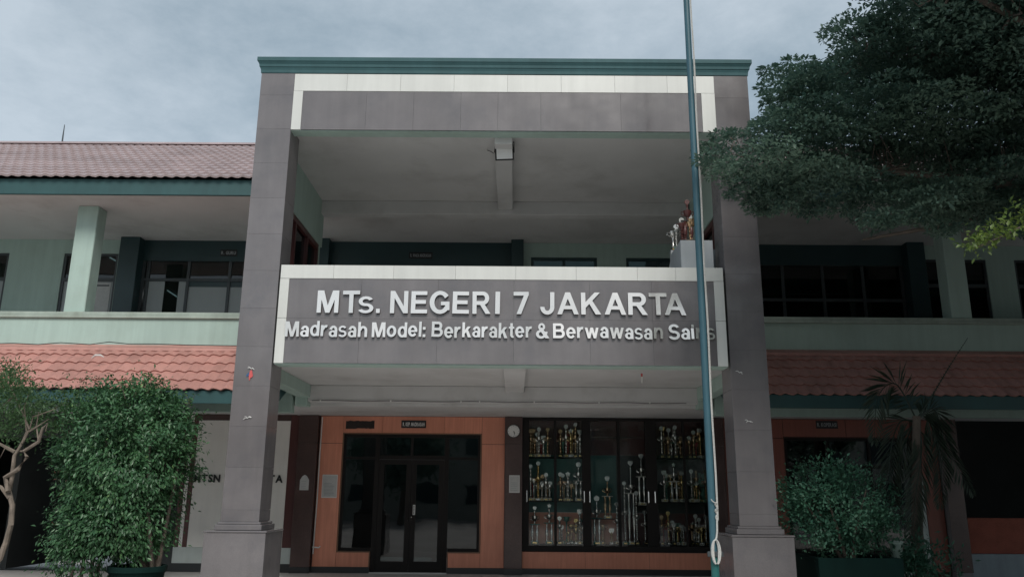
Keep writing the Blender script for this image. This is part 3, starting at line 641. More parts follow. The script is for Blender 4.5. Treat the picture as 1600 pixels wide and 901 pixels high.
def win(T, x0, x1, z0, z1, zb, Y=YB, film=True, frame='grey_alu', split=None):
    f = MB(); t = .05
    for q in ((x0, x0+t, z0, z1), (x1-t, x1, z0, z1), (x0+t, x1-t, z1-t, z1), (x0+t, x1-t, z0, z0+t), (x0+t, x1-t, zb-.035, zb+.035)): f.box(q[0], q[1], Y+.02, Y+.09, q[2], q[3])
    xs = [x0+t]; 
    for q in (split or []): f.box(q-.025, q+.025, Y+.02, Y+.09, z0+t, zb-.035); f.box(q-.025, q+.025, Y+.02, Y+.09, zb+.035, z1-t); xs += [q]
    xs.append(x1-t); w = f.build('window', M[frame], T)
    for i in range(len(xs)-1):
        p, q = xs[i]+(.02 if i else -.005), xs[i+1]-(.02 if i < len(xs)-2 else -.005)
        box('pane', M['glass'], w, p, q, Y+.05, Y+.057, zb+.03, z1-t+.01)
        box('frosted_pane' if film else 'pane', M['film'] if film else M['glass'], w, p, q, Y+.05, Y+.057, z0+t-.01, zb-.03)
    return w
def wallseg(T, segs, mat_='pale', Y=YB, name='wall'):
    f = MB()
    for x0, x1, z0, z1 in segs: f.box(x0, x1, Y, Y+.14, z0, z1)
    return f.build(name, M[mat_], T)
# ---- left wing, upstairs
wallseg(WL, [(-14.3, -12.1, 3.701, 6.735), (-12.099, -10.84, 6.431, 6.735), (-12.099, -10.84, 3.701, 4.5), (-10.839, -9.66, 3.701, 6.735), (-9.659, -8.50, 6.431, 6.735), (-9.659, -8.50, 3.701, 4.5), (-8.499, -8.37, 3.701, 6.735)])
win(WL, -12.098, -10.841, 4.501, 6.43, 5.86, split=[-11.2]); win(WL, -9.658, -8.501, 4.501, 6.43, 5.86, split=[-9.05])
box('frame_pier', M['dark_frame'], WL, -8.369, -7.96, YB-.25, YB+.14, 3.702, 6.734, .006)
box('door_header', M['dark_frame'], WL, -7.959, -4.30, YB, YB+.12, 6.28, 6.734)
w_ = MB(); Y = YB
xs = [-7.959, -7.86, -7.0, -6.12, -5.24, -4.36]
for x in xs: w_.box(x, x+.06, Y+.02, Y+.09, 3.702, 6.279)
for a, b in zip(xs[:-1], xs[1:]): w_.box(a+.06, b, Y+.02, Y+.09, 5.84, 5.90)
w_ = w_.build('door_frame', M['grey_alu'], WL)
for i, (a, b) in enumerate(zip(xs[1:-1], xs[2:])):
    box('pane', M['glass'], w_, a+.058, b+.002, Y+.05, Y+.057, 5.898, 6.279)
    if i == 0:
        box('frosted_pane', M['film'], w_, a+.058, a+.40, Y+.05, Y+.057, 3.71, 5.838); box('pane', M['glass'], w_, a+.402, a+.70, Y+.05, Y+.057, 3.71, 5.838); box('frosted_pane', M['film'], w_, a+.702, b+.002, Y+.05, Y+.057, 3.71, 5.838)
    else: box('frosted_pane', M['film'], w_, a+.058, b+.002, Y+.05, Y+.057, 3.71, 5.838 if i == 0 else 5.72)
    if i: box('rail', M['dark_frame'], w_, a+.06, b, Y+.045, Y+.06, 5.721, 5.838)
# lit tubes in the rooms upstairs
def tube_lamp(p, q, label):
    t = thing('tube_lamp', label, 'lamp', Vector(p))
    MB().tube([p, q], .018, 8).build('tube', M['tube'], t, smooth=True)
    v = Vector((0, 0, .035)); MB().tube([Vector(p)+v, Vector(q)+v], .022, 6).build('batten', M['grey_alu'], t)
tube_lamp(at(170, 401, 18.2), at(186, 410, 17.1), 'lit tube lamp seen through the upstairs window beside the column')
tube_lamp(at(262, 453.5, 18.0), at(287, 470, 17.0), 'longer lit tube of the pair behind the upstairs office glass')
tube_lamp(at(267, 453.5, 18.0), at(287, 466, 17.1), 'shorter lit tube of the pair behind the upstairs office glass')
# notice sheet in the window
nb = thing('window_notice', 'pale printed sheet behind the upstairs window left of the dark pier', 'notice', (-8.75, YB, 4.9))
box('sheet', M['paper'], nb, -8.93, -8.60, YB+.040, YB+.044, 4.9, 5.80); box('title', M['grey_alu'], nb, -8.90, -8.63, YB+.036, YB+.0395, 5.72, 5.75)
# ---- left wing, ground floor
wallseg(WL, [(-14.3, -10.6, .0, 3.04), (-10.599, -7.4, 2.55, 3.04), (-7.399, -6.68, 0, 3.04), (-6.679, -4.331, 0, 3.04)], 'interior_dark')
tile('wall_panel', 'panel_beige', WL, -6.40, -4.535, YB-.03, YB-.001, .46, 2.915, .003)
for a, b in ((-6.66, -6.57), (-6.49, -6.405), (-4.53, -4.335)): box('panel_strip', M['dark_red'], WL, a, b, YB-.035, YB-.001, .46, 3.035)
box('panel_strip', M['panel_beige'], WL, -6.565, -6.495, YB-.03, YB-.001, .46, 3.03)
box('panel_header', M['brown_tile'], WL, -6.40, -4.535, YB-.035, YB-.001, 2.918, 3.036)
box('pale_skirting', M['base_white'], WL, -6.66, -4.335, YB-.036, YB-.001, .162, .458); box('skirting', M['base_black'], WL, -6.66, -4.335, YB-.036, YB-.001, .001, .160)
sign_text('MTSN 7 JAKARTA', -6.385, -4.61, 1.70, .15, YB-.031, WL, 'black', .03, .10, .02, 'raised_letter')
box('threshold_strip', M['white'], WL, -8.9, -8.1, YB-.03, YB-.001, .12, .2)
# ---- right wing, upstairs
wallseg(WR, [(8.62, 10.02, 6.431, 6.735), (8.62, 10.02, 3.701, 4.5), (10.021, 10.62, 3.701, 6.735), (10.621, 12.2, 6.431, 6.735), (10.621, 12.2, 3.701, 4.5), (12.201, 14.3, 3.701, 6.735)])
win(WR, 8.621, 10.019, 4.501, 6.43, 5.86, film=False, split=[9.3]); win(WR, 10.622, 12.199, 4.501, 6.43, 5.86, film=False, split=[11.4])
box('frame_pier', M['dark_frame'], WR, 8.25, 8.619, YB-.25, YB+.14, 3.702, 6.734, .006); box('door_header', M['dark_frame'], WR, 3.95, 8.249, YB, YB+.12, 6.28, 6.734)
w_ = MB(); xs = [3.96, 4.8, 5.65, 6.5, 7.35, 8.18]
for x in xs: w_.box(x, x+.06, Y+.02, Y+.09, 3.702, 6.279)
for a, b in zip(xs[:-1], xs[1:]): w_.box(a+.06, b, Y+.02, Y+.09, 5.5, 5.56)
w_ = w_.build('door_frame', M['grey_alu'], WR)
for a, b in zip(xs[:-1], xs[1:]): box('pane', M['glass'], w_, a+.058, b+.002, Y+.05, Y+.057, 5.558, 6.279); box('pane', M['glass'], w_, a+.058, b+.002, Y+.05, Y+.057, 3.71, 5.502)
# ---- right wing, ground floor
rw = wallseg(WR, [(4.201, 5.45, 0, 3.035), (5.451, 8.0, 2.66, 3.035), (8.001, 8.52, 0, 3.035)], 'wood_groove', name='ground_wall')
for a, b, c_, d_ in ((4.21, 5.43, .115, 2.64), (4.21, 5.43, 2.65, 3.03), (5.44, 6.7, 2.68, 3.03), (6.71, 8.0, 2.68, 3.03), (8.16, 8.5, .115, 3.03)): tile('wood_panel', 'wood_shaded', rw, a, b, YB-.012, YB-.001, c_, d_, .003)
box('door_jamb', M['base_white'], WR, 8.02, 8.14, YB-.03, YB-.001, .2, 2.6)
win(WR, 5.452, 7.999, .1, 2.655, 2.1, film=False, frame='alu', split=[6.3, 7.15])
pp = box('wall_pier', M['granite_core'], WR, 8.535, 8.85, YB-.15, YB+.1, 0, 3.03); tile('brown_tile', 'brown_tile', pp, 8.525, 8.86, YB-.162, YB-.151, .115, 3.03, .003); tile('brown_tile', 'brown_tile', pp, 8.851, 8.862, YB-.15, YB+.1, .115, 3.03, .002)
box('low_wall', M['terracotta'], WR, 8.87, 14.3, YB-.02, YB+.12, .46, 1.13, .01); box('wall_base', M['grey_base'], WR, 8.87, 14.3, YB-.06, YB+.14, 0, .458, .012)
# inner cross walls so the rooms are closed
for T, xs in ((WL, (-10.2, -6.9)), (WR, (4.0, 8.7))):
    for x in xs:
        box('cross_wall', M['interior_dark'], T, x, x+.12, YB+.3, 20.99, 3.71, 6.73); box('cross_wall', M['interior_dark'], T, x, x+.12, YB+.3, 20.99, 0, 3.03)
# ridge rod
rod = thing('lightning_rod', 'thin lightning rod on the left roof ridge', 'rod', at(96, 229, 18.4))
MB().tube([at(96, 231, 18.4), at(98.5, 212, 18.4), at(101, 195, 18.4)], [.02, .016, .008], 6).build('rod', M['grey_alu'], rod); MB().lathe([(.05, 0), (.05, .03), (.03, .06)], at(96, 231, 18.4), 8).build('foot', M['grey_alu'], rod)

# ================================================================== trophy cabinet
CB = thing('trophy_cabinet', 'dark framed glass trophy cabinet built into the rear wall', 'cabinet', (2.05, YB, .43))
CX0, CX1, CZ0, CZ1, CY1 = .166, 3.897, .43, 3.024, YB+.46
f = MB()
for a, b in ((CX0, .30), (.80, .852), (1.365, 1.535), (2.07, 2.128), (2.64, 2.86), (3.395, 3.44), (3.84, CX1)): f.box(a, b, YB-.02, YB+.04, CZ0+.11, CZ1-.06)
f.box(CX0, CX1, YB-.022, YB+.042, CZ1-.06, CZ1); f.box(CX0, CX1, YB-.022, YB+.042, CZ0, CZ0+.11).build('frame', M['alu'], CB, .004)
box('back_board', M['wood'], CB, CX0, 1.45, CY1-.02, CY1, CZ0, 1.16); box('back_board', M['wood'], CB, 1.451, 2.1, CY1-.02, CY1, CZ0, 1.16); box('back_board', M['dark_red'], CB, 2.101, CX1, CY1-.02, CY1, CZ0, 1.16)
mteal = mat('dark_teal_board', (.05, .15, .135), .6); box('back_board', mteal, CB, CX0, 2.1, CY1-.02, CY1, 1.161, 2.3); box('back_board', M['interior_dark'], CB, 2.101, CX1, CY1-.02, CY1, 1.161, 2.3)
box('back_board', M['dark_red'], CB, CX0, CX1, CY1-.02, CY1, 2.301, CZ1)
box('side_panel', M['alu'], CB, CX0, CX0+.02, YB+.043, CY1-.021, CZ0, CZ1); box('side_panel', M['alu'], CB, CX1-.02, CX1, YB+.043, CY1-.021, CZ0, CZ1)
box('top_panel', M['alu'], CB, CX0+.021, CX1-.021, YB+.043, CY1-.021, CZ1-.02, CZ1); box('floor_panel', M['alu'], CB, CX0+.021, CX1-.021, YB+.043, CY1-.021, CZ0, .558)
for a, b in ((1.44, 1.46), (2.74, 2.76)): box('divider', M['alu'], CB, a, b, YB+.043, CY1-.021, .559, CZ1-.021)
for a, b in ((CX0+.021, 1.439), (2.761, CX1-.021)):
    for z in (1.385, 2.245): box('shelf', M['alu'], CB, a, b, YB+.06, CY1-.021, z-.018, z)
box('shelf', M['alu'], CB, 1.461, 2.0, YB+.06, CY1-.021, 1.04, 1.055); box('shelf', M['alu'], CB, 2.42, 2.739, YB+.06, CY1-.021, 1.30, 1.315)
box('shelf', M['brown_tile'], CB, 1.461, 2.739, YB+.06, YB+.1, 2.62, 2.66)
for a, b in ((.30, .80), (.852, 1.365), (1.535, 2.07), (2.128, 2.64), (2.86, 3.395), (3.44, 3.84)): box('pane', M['clear_glass'], CB, a+.001, b-.001, YB+.005, YB+.010, CZ0+.111, CZ1-.061)
for x in (.255, 1.395, 1.505, 2.67, 2.80): MB().tube([(x, YB-.02, 1.36), (x, YB-.045, 1.37), (x, YB-.045, 1.58), (x, YB-.02, 1.59)], .011, 6).build('handle', M['silver'], CB, smooth=True)

# ------------------------------------------------------------------ trophies (each one a thing)
def poly_plate(c, r, pts, y, th):     # star/shield/disc plate facing the viewer
    return [(c[0]+r*px, c[2]+r*pz) for px, pz in pts]
DISC = [(math.cos(q*math.pi/8), math.sin(q*math.pi/8)) for q in range(16)]
STAR = [((1 if q % 2 == 0 else .5)*math.sin(q*math.pi/5), (1 if q % 2 == 0 else .5)*math.cos(q*math.pi/5)) for q in range(10)]
SHIELD = [(-.8, .9), (-.3, .75), (0, 1), (.3, .75), (.8, .9), (.85, 0), (.5, -.6), (0, -1), (-.5, -.6), (-.85, 0)]
def trophy(kind, x, Y, z, h, metal, base, label, group):
    FT = 1.3; t = thing('trophy', label, 'trophy', (x, Y, z), group); mm = M[metal]; bh = min(.055, h*.14); w = .085 if kind in 'ADC' else .115
    ws = min(1.25, max(.75, h/.45)); w *= ws
    MB().box(x-w/2-.004, x+w/2+.004, Y-w/2, Y+w/2, z, z+bh).build('base', M[base], t, .004)
    box('name_plate', M['gold'] if metal not in ('gold',) else M['silver'], t, x-w*.3, x+w*.3, Y-w/2-.003, Y-w/2-.0005, z+bh*.25, z+bh*.75)
    zb = z+bh; H = h-bh
    def cup(zc, s, nm='cup'):
        b = MB().lathe([(.010*s, 0), (.014*s, .01*s), (.012*s, .03*s), (.034*s, .05*s), (.042*s, .085*s), (.046*s, .11*s), (.040*s, .11*s)], (x, Y, zc), 12)
        for sx in (-1, 1):
            b.tube([(x+sx*.04*s, Y, zc+.095*s), (x+sx*.066*s, Y, zc+.10*s), (x+sx*.07*s, Y, zc+.07*s), (x+sx*.034*s, Y, zc+.05*s)], .006*s, 5)
        b.build(nm, mm, t, smooth=True)
    def plate(zc, r, pts, nm):
        MB().prism_y([(x+r*a, zc+r*b) for a, b in pts], Y-.008, Y+.008).build(nm, M['silver'] if random.random() < .35 else mm, t)
    if kind == 'C':
        MB().lathe([(r*FT, q) for r, q in [(.012, 0), (.018, .02), (.010, .04), (.010, max(.05, H-.14))]], (x, Y, zb), 10).build('stem', mm, t, smooth=True); cup(zb+max(.04, H-.15), min(1.35, max(.95, H/.13)))
    elif kind == 'K':          # short wide cup
        MB().lathe([(r*FT, q) for r, q in [(.02, 0), (.012, .02), (.010, H*.45)]], (x, Y, zb), 10).build('stem', mm, t, smooth=True); cup(zb+H*.42, H*.58/.11)
    elif kind in 'AD':
        pts = [(.016, 0), (.022, .02), (.011, .035)]; n = max(2, int(H/.09))
        top = H-.085
        for i in range(n): q = .04+(top-.04)*i/n; d = (top-.04)/n; pts += [(.010, q), (.017, q+d*.3), (.020, q+d*.5), (.012, q+d*.75), (.024, q+d*.9), (.010, q+d)]
        MB().lathe([(r*FT, q) for r, q in pts], (x, Y, zb), 10).build('column', mm, t, smooth=True)
        if kind == 'A': plate(zb+H-.045, .042, DISC, 'medallion')
        else: plate(zb+H-.06, .062, SHIELD if random.random() < .5 else STAR, 'emblem')
        if H > .33: cup(zb+H*.40, 1.15)
    elif kind == 'B':          # twin-column tower with deck, cup and finial
        ch = H*.46; dx = .038*ws
        for sx in (-1, 1):
            xx = x+sx*dx; pts = [(.016, 0), (.016, .02), (.011, .03), (.013, ch*.25), (.021, ch*.35), (.021, ch*.6), (.012, ch*.7), (.012, ch*.92), (.018, ch)]
            MB().lathe([(r*ws*1.25, q) for r, q in pts], (xx, Y, zb), 10).build('column', mm, t, smooth=True)
        MB().box(x-w*.75, x+w*.75, Y-.03, Y+.03, zb+ch, zb+ch+.018).build('deck', M[base], t, .003)
        cup(zb+ch+.02, 1.1*ws, 'cup')
        MB().lathe([(.010, 0), (.018, H*.06), (.009, H*.1), (.02, H*.18), (.010, H*.2)], (x, Y, zb+ch+.02+.10*ws), 10).build('finial', mm, t, smooth=True)
        zc = zb+ch+.02+.10*ws+H*.2; rr = max(.03, min(.055, (z+h-zc)/2)); plate(zc+rr, rr, random.choice((DISC, STAR, SHIELD)), 'emblem')
S8 = 3.2075
def cp(cx, cy): return at(780+cx/S8, 620+cy/S8, YB+.2)
TRO = [('top shelf of leftmost bay', 2.246, [(158, 158, 'A', 'bronze', 'green_base'), (178, 205, 'A', 'bronze', 'marble'), (199, 150, 'A', 'silver', 'marble'), (222, 190, 'D', 'silver', 'marble'), (243, 152, 'A', 'bronze', 'marble')]),
       ('top shelf, second bay from clock', 2.246, [(306, 160, 'A', 'bronze', 'black'), (335, 135, 'A', 'silver', 'marble'), (358, 155, 'D', 'gold', 'marble'), (382, 125, 'A', 'bronze', 'black'), (404, 162, 'D', 'silver', 'black')]),
       ('middle shelf of leftmost bay', 1.386, [(157, 335, 'A', 'silver', 'marble'), (174, 410, 'C', 'silver', 'marble'), (195, 320, 'A', 'gold', 'marble'), (215, 420, 'A', 'silver', 'marble'), (234, 378, 'A', 'silver', 'marble'), (254, 420, 'D', 'silver', 'marble')]),
       ('middle shelf, second bay from clock', 1.386, [(306, 375, 'A', 'bronze', 'black'), (325, 420, 'C', 'bronze', 'marble'), (344, 370, 'D', 'silver', 'marble'), (362, 430, 'A', 'bronze', 'black'), (396, 325, 'B', 'silver', 'marble')]),
       ('floor of leftmost bay', .56, [(178, 545, 'B', 'silver', 'green_base'), (251, 530, 'B', 'silver', 'green_base')]),
       ('floor, second bay from clock', .56, [(302, 595, 'A', 'silver', 'black'), (347, 675, 'K', 'gold', 'black'), (404, 560, 'D', 'silver', 'marble'), (384, 655, 'C', 'gold', 'marble'), (420, 650, 'C', 'silver', 'green_base')]),
       ('floor of the left middle bay', .56, [(487, 475, 'B', 'silver', 'green_base'), (520, 640, 'C', 'bronze', 'black'), (562, 655, 'D', 'gold', 'marble'), (590, 525, 'A', 'silver', 'marble')]),
       ('small raised shelf of the left middle bay', 1.056, [(540, 390, 'B', 'bronze', 'marble')]),
       ('floor of the right middle bay', .56, [(625, 420, 'A', 'silver', 'green_base'), (655, 210, 'B', 'silver', 'marble'), (685, 470, 'A', 'silver', 'black'), (731, 565, 'A', 'silver', 'black')]),
       ('small raised shelf of the right middle bay', 1.316, [(708, 255, 'B', 'silver', 'marble')]),
       ('top shelf, second bay from flagpole', 2.246, [(811, 145, 'A', 'silver', 'black'), (847, 190, 'D', 'bronze', 'black'), (879, 140, 'A', 'silver', 'black'), (908, 190, 'D', 'bronze', 'black')]),
       ('middle shelf, second bay from flagpole', 1.386, [(824, 365, 'D', 'silver', 'marble'), (875, 325, 'B', 'silver', 'marble'), (912, 370, 'A', 'gold', 'marble')]),
       ('floor, second bay from flagpole', .56, [(812, 590, 'A', 'bronze', 'black'), (847, 570, 'A', 'gold', 'black'), (873, 625, 'D', 'silver', 'black'), (896, 650, 'C', 'gold', 'marble'), (921, 640, 'D', 'silver', 'marble')]),
       ('top shelf by the flagpole', 2.246, [(950, 190, 'D', 'bronze', 'black'), (974, 165, 'A', 'bronze', 'black'), (1003, 155, 'D', 'gold', 'marble')]),
       ('middle shelf by the flagpole', 1.386, [(960, 360, 'A', 'silver', 'marble'), (990, 420, 'D', 'gold', 'marble'), (1030, 360, 'A', 'bronze', 'green_base')]),
       ('cabinet floor by the flagpole', .56, [(964, 640, 'C', 'bronze', 'black'), (985, 585, 'A', 'silver', 'black'), (1012, 655, 'K', 'gold', 'marble'), (1036, 590, 'A', 'silver', 'black')])]
ORD = ['first', 'second', 'third', 'fourth', 'fifth', 'sixth', 'seventh', 'eighth']
KN = dict(A='medallion-topped', B='twin-column', C='handled cup', D='emblem-topped', K='squat cup')
for where, z, rows_ in TRO:
    rows_ = sorted(rows_); n = len(rows_)
    for i, (cx, top, kind, metal, base) in enumerate(rows_):
        p = cp(cx, top); order = 'only' if n == 1 else ORD[i]+' from left'
        lab = f'{metal} {KN[kind]} trophy, {order} on the {where}' if n > 1 else f'{metal} {KN[kind]} trophy alone on the {where}'
        trophy(kind, p.x, YB+.2+(.06 if (i % 2) else 0), z, max(.14, p.z-z), metal, base, lab, 'trophies in the glass cabinet')

nb2 = 0
for where, z, rows_ in TRO:            # rear row of each shelf
    xs_ = [r_[0] for r_ in rows_]
    if len(xs_) < 3 or 'middle bay' in where: continue
    a_, b_ = min(xs_), max(xs_); m_ = 4 if z > 1 else 5; top_ = {2.246: 165, 1.386: 385, .56: 610}[z]
    for i in range(m_):
        cx = a_+(b_-a_)*(i+.5)/m_; p = at(780+cx/S8, 620+(top_+random.uniform(-18, 45))/S8, YB+.34); kd = random.choice('ADCAB'); me_ = random.choice(('gold', 'silver', 'bronze', 'red', 'bronze', 'green_base'))
        trophy(kd, p.x, YB+.35, z, max(.14, p.z-z), me_, random.choice(('black', 'marble', 'green_base')), f"{me_.replace('_base', '')} {KN[kd]} trophy, {ORD[i]} from left in rear row, {where}", 'trophies in the glass cabinet')
# ================================================================== things on the facade
# floodlight
F0 = at(788, 237.5, 11.75)
fld = thing('floodlight', 'square grey floodlight under the upper ceiling', 'lamp', F0)
b = MB(); b.box(-.145, .145, -.02, .05, -.13, .13); fo = b.build('housing', M['black'], None, .008, origin=(0, 0, 0))
gmo = MB().box(-.123, .123, -.026, -.021, -.108, .108).build('lamp_glass', M['lamp_glass'], None, origin=(0, 0, 0))
for o in (fo, gmo):
    o.parent = fld; o.location = (0, 0, 0); o.rotation_euler = (R(20), R(-4), R(3))
MB().tube([F0+Vector((-.15, .02, 0)), F0+Vector((-.15, .06, .19)), F0+Vector((.15, .06, .19)), F0+Vector((.15, .02, 0))], .010, 6).build('bracket', M['black'], fld)
MB().tube([F0+Vector((-.17, .1, .02)), F0+Vector((-.23, .2, .10)), F0+Vector((-.28, .4, CEIL2-F0.z))], .006, 5).build('cable', M['black'], fld)
# clock
cc = at(802.5, 673, YB-.16); ck = thing('wall_clock', 'round white wall clock on the brown pier by the cabinet', 'clock', (cc.x, YB-.14, cc.z))
def disc_y(r, y0, y1, c, n=28): return MB().prism_y([(c[0]+r*math.cos(q*2*math.pi/n), c[2]+r*math.sin(q*2*math.pi/n)) for q in range(n)], y0, y1)
disc_y(.135, YB-.17, YB-.141, cc).build('case', M['black'], ck); disc_y(.118, YB-.1735, YB-.1705, cc).build('dial', M['white'], ck)
for a, l_, w in ((R(150), .06, .006), (R(165), .09, .004)):
    d_ = Vector((math.sin(a), 0, math.cos(a))); MB().tube([(cc.x, YB-.177, cc.z), (cc.x+d_.x*l_, YB-.177, cc.z+d_.z*l_)], w, 5).build('hand', M['black'], ck)
for q in range(12):
    a = q*math.pi/6; box('hour_mark', M['black'], ck, cc.x+.1*math.sin(a)-.005, cc.x+.1*math.sin(a)+.005, YB-.1755, YB-.1738, cc.z+.1*math.cos(a)-.005, cc.z+.1*math.cos(a)+.005)
# notices
def notice(px0, px1, py0, py1, Y, label, arch=False, lines=5):
    A = at(px0, py1, Y); B = at(px1, py0, Y); t = thing('wall_notice', label, 'notice', ((A.x+B.x)/2, Y, A.z)); w = B.x-A.x; h = B.z-A.z
    if arch: MB().prism_y([(A.x, A.z), (B.x, A.z), (B.x, A.z+h*.66), (B.x-w*.25, A.z+h*.9), ((A.x+B.x)/2, B.z), (A.x+w*.25, A.z+h*.9), (A.x, A.z+h*.66)], Y-.014, Y-.001).build('board', M['paper'], t)
    else:
        box('frame', M['white'], t, A.x, B.x, Y-.012, Y-.001, A.z, B.z); box('sheet', M['paper'], t, A.x+.012, B.x-.012, Y-.0145, Y-.0125, A.z+.014, B.z-.014)
    for i in range(lines):
        z = A.z+h*(.12+.55*i/lines); box('print_line', M['dimwhite'], t, A.x+w*.16, B.x-w*(.16+.2*random.random()), Y-.0162, Y-.0148, z, z+h*.022)
notice(502, 528, 741, 777, YB, 'framed grey notice sheet on the wood wall left of the door', lines=9)
notice(468, 483.5, 741, 765, YB-.142, 'arched white plaque on the left brown pier', True)
notice(795.5, 812, 742, 769, YB-.142, 'white plaque on the brown pier under the clock')
# flagpole with halyard
FY = 9.66; fx = at(1116, 860, FY).x
FP = thing('flagpole', 'tall blue-green steel flagpole in front of the right pillar', 'flagpole', (fx, FY, -.3))
ztop = 11.5
MB().tube([(fx, FY, .86), (fx, FY, 4.0), (fx, FY, 7.5), (fx, FY, ztop)], [.044, .043, .040, .036], 16).build('upper_tube', M['pole'], FP, smooth=True)
MB().tube([(fx, FY, -.3), (fx, FY, .86)], .0455, 16).build('lower_tube', M['pole_low'], FP, smooth=True)
MB().lathe([(.05, 0), (.07, .03), (.05, .09), (.01, .11)], (fx, FY, ztop-.02), 14).build('finial', M['silver'], FP, smooth=True)
MB().box(fx-.2, fx+.2, FY-.2, FY+.2, -.3, -.14).build('footing', M['granite_core'], FP, .02)
MB().box(fx-.09, fx+.09, FY-.062, FY-.04, .84, .90).build('cleat', M['grey_alu'], FP, .008)
rp = MB(); pts = [(fx+.042+.004*math.sin(i*.9), FY-.045, 1.25+i*(ztop-1.3)/40) for i in range(41)]
rp.tube(pts, .006, 6); rp.tube([(x+.013, y+.010, z) for x, y, z in pts], .0055, 6).build('halyard', M['rope'], FP, smooth=True)
rp = MB(); z0 = at(1118, 842, FY).z; z1 = at(1118, 880, FY).z
for i, dx in enumerate((.028, .038, .046, .051)):
    q = [(fx+.005+dx*math.sin(a), FY-.066-.006*(i % 3), (z0+z1)/2+(z0-z1)/2*math.cos(a)) for a in np.linspace(-math.pi*.93, math.pi*.93, 22)]
    rp.tube(q, .008, 6)
rp.tube([(fx+.04, FY-.05, 1.3), (fx+.03, FY-.06, z0+.09), (fx+.018, FY-.066, z0+.03), (fx+.0, FY-.07, z0-.01)], .011, 6).build('rope_coil', M['rope'], FP, smooth=True)
kn = MB()
for i in range(9):
    a = i*1.9; z = 1.24+i*.022; kn.tube([(fx+.038+.016*math.cos(a), FY-.05+.012*math.sin(a), z), (fx+.038+.018*math.cos(a+1.6), FY-.052+.014*math.sin(a+1.6), z+.012), (fx+.038+.016*math.cos(a+3.1), FY-.05+.012*math.sin(a+3.1), z+.02)], .0085, 5)
kn.tube([(fx+.035, FY-.06, 1.42), (fx-.01, FY-.066, 1.45), (fx-.022, FY-.066, 1.47)], .006, 5).build('knot', M['rope'], FP, smooth=True)
# leftover ties on the pillars
def tie(px, py, label, ribbon=False, n=4, seed=1):
    r = random.Random(seed); p = at(px, py, D); t = thing('ribbon_ornament' if ribbon else 'cable_tie', label, 'ribbon' if ribbon else 'tie', (p.x, D, p.z)); b = MB()
    for i in range(n):
        a = r.uniform(-.5, .5)+(math.pi if i % 2 else 0); l_ = r.uniform(.03, .06)
        b.tube([(p.x, D-.008, p.z), (p.x+.5*l_*math.cos(a), D-.02, p.z+.5*l_*math.sin(a)+.012), (p.x+l_*math.cos(a), D-.014, p.z+l_*math.sin(a))], .0035, 5)
    b.build('tie', M['white'], t)
    if ribbon:
        MB().prism_y([(p.x-.012, p.z-.02), (p.x+.012, p.z-.02), (p.x+.030, p.z-.10), (p.x+.016, p.z-.12), (p.x+.0, p.z-.125), (p.x-.012, p.z-.165), (p.x-.02, p.z-.15), (p.x-.026, p.z-.09)], D-.012, D-.004).build('red_ribbon', M['pinkred'], t)
        MB().prism_y([(p.x-.02, p.z-.05), (p.x-.035, p.z-.055), (p.x-.062, p.z-.085), (p.x-.058, p.z-.11), (p.x-.03, p.z-.10)], D-.010, D-.002).build('blue_ribbon', M['blue'], t)
tie(393, 576, 'small red and blue ribbon ornament tied on the left pillar', True, 5, 3)
tie(387, 653, 'white cable tie stub on the left pillar below the ribbon', n=5, seed=5)
tie(1169, 658, 'white cable tie stub on the right pillar', n=4, seed=8)
tie(1155, 582, 'faint cable tie stub high on the right pillar near the sign', n=3, seed=9)
p = at(1003, 592, 12.6); st = thing('hanging_strip', 'small orange and white strip hanging under the portico ceiling', 'strip', p)
box('strip', M['white'], st, p.x-.012, p.x+.012, 12.6, 12.606, p.z-.06, p.z+.04); box('clip', M['pinkred'], st, p.x-.014, p.x+.014, 12.598, 12.608, p.z+.041, p.z+.09)
MB().tube([(p.x, 12.603, p.z+.09), (p.x, 12.603, CEIL1)], .002, 4).build('string', M['white'], st)
# debris on the lower left roof
p = at(152, 559, 13.75); db = MB().tube([p+Vector((-.10, 0, .0)), p+Vector((-.03, -.02, .045)), p+Vector((.05, 0, .05)), p+Vector((.1, .02, .02))], [.006, .016, .016, .006], 6)
tag(db.build('torn_plastic', M['white'], None, smooth=True), 'torn white plastic scrap on the lower left roof tiles', 'scrap')
# black cable lying along the top of the lower left roof
q = [at(x, y, 14.3) for x, y in ((-20, 537), (20, 536), (60, 538), (95, 535), (140, 538), (170, 534), (200, 537), (240, 537), (300, 539), (372, 540))]
tag(MB().tube(q, .008, 5).build('roof_cable', M['black'], None, smooth=True), 'thin black cable along the top of the lower left roof', 'cable')

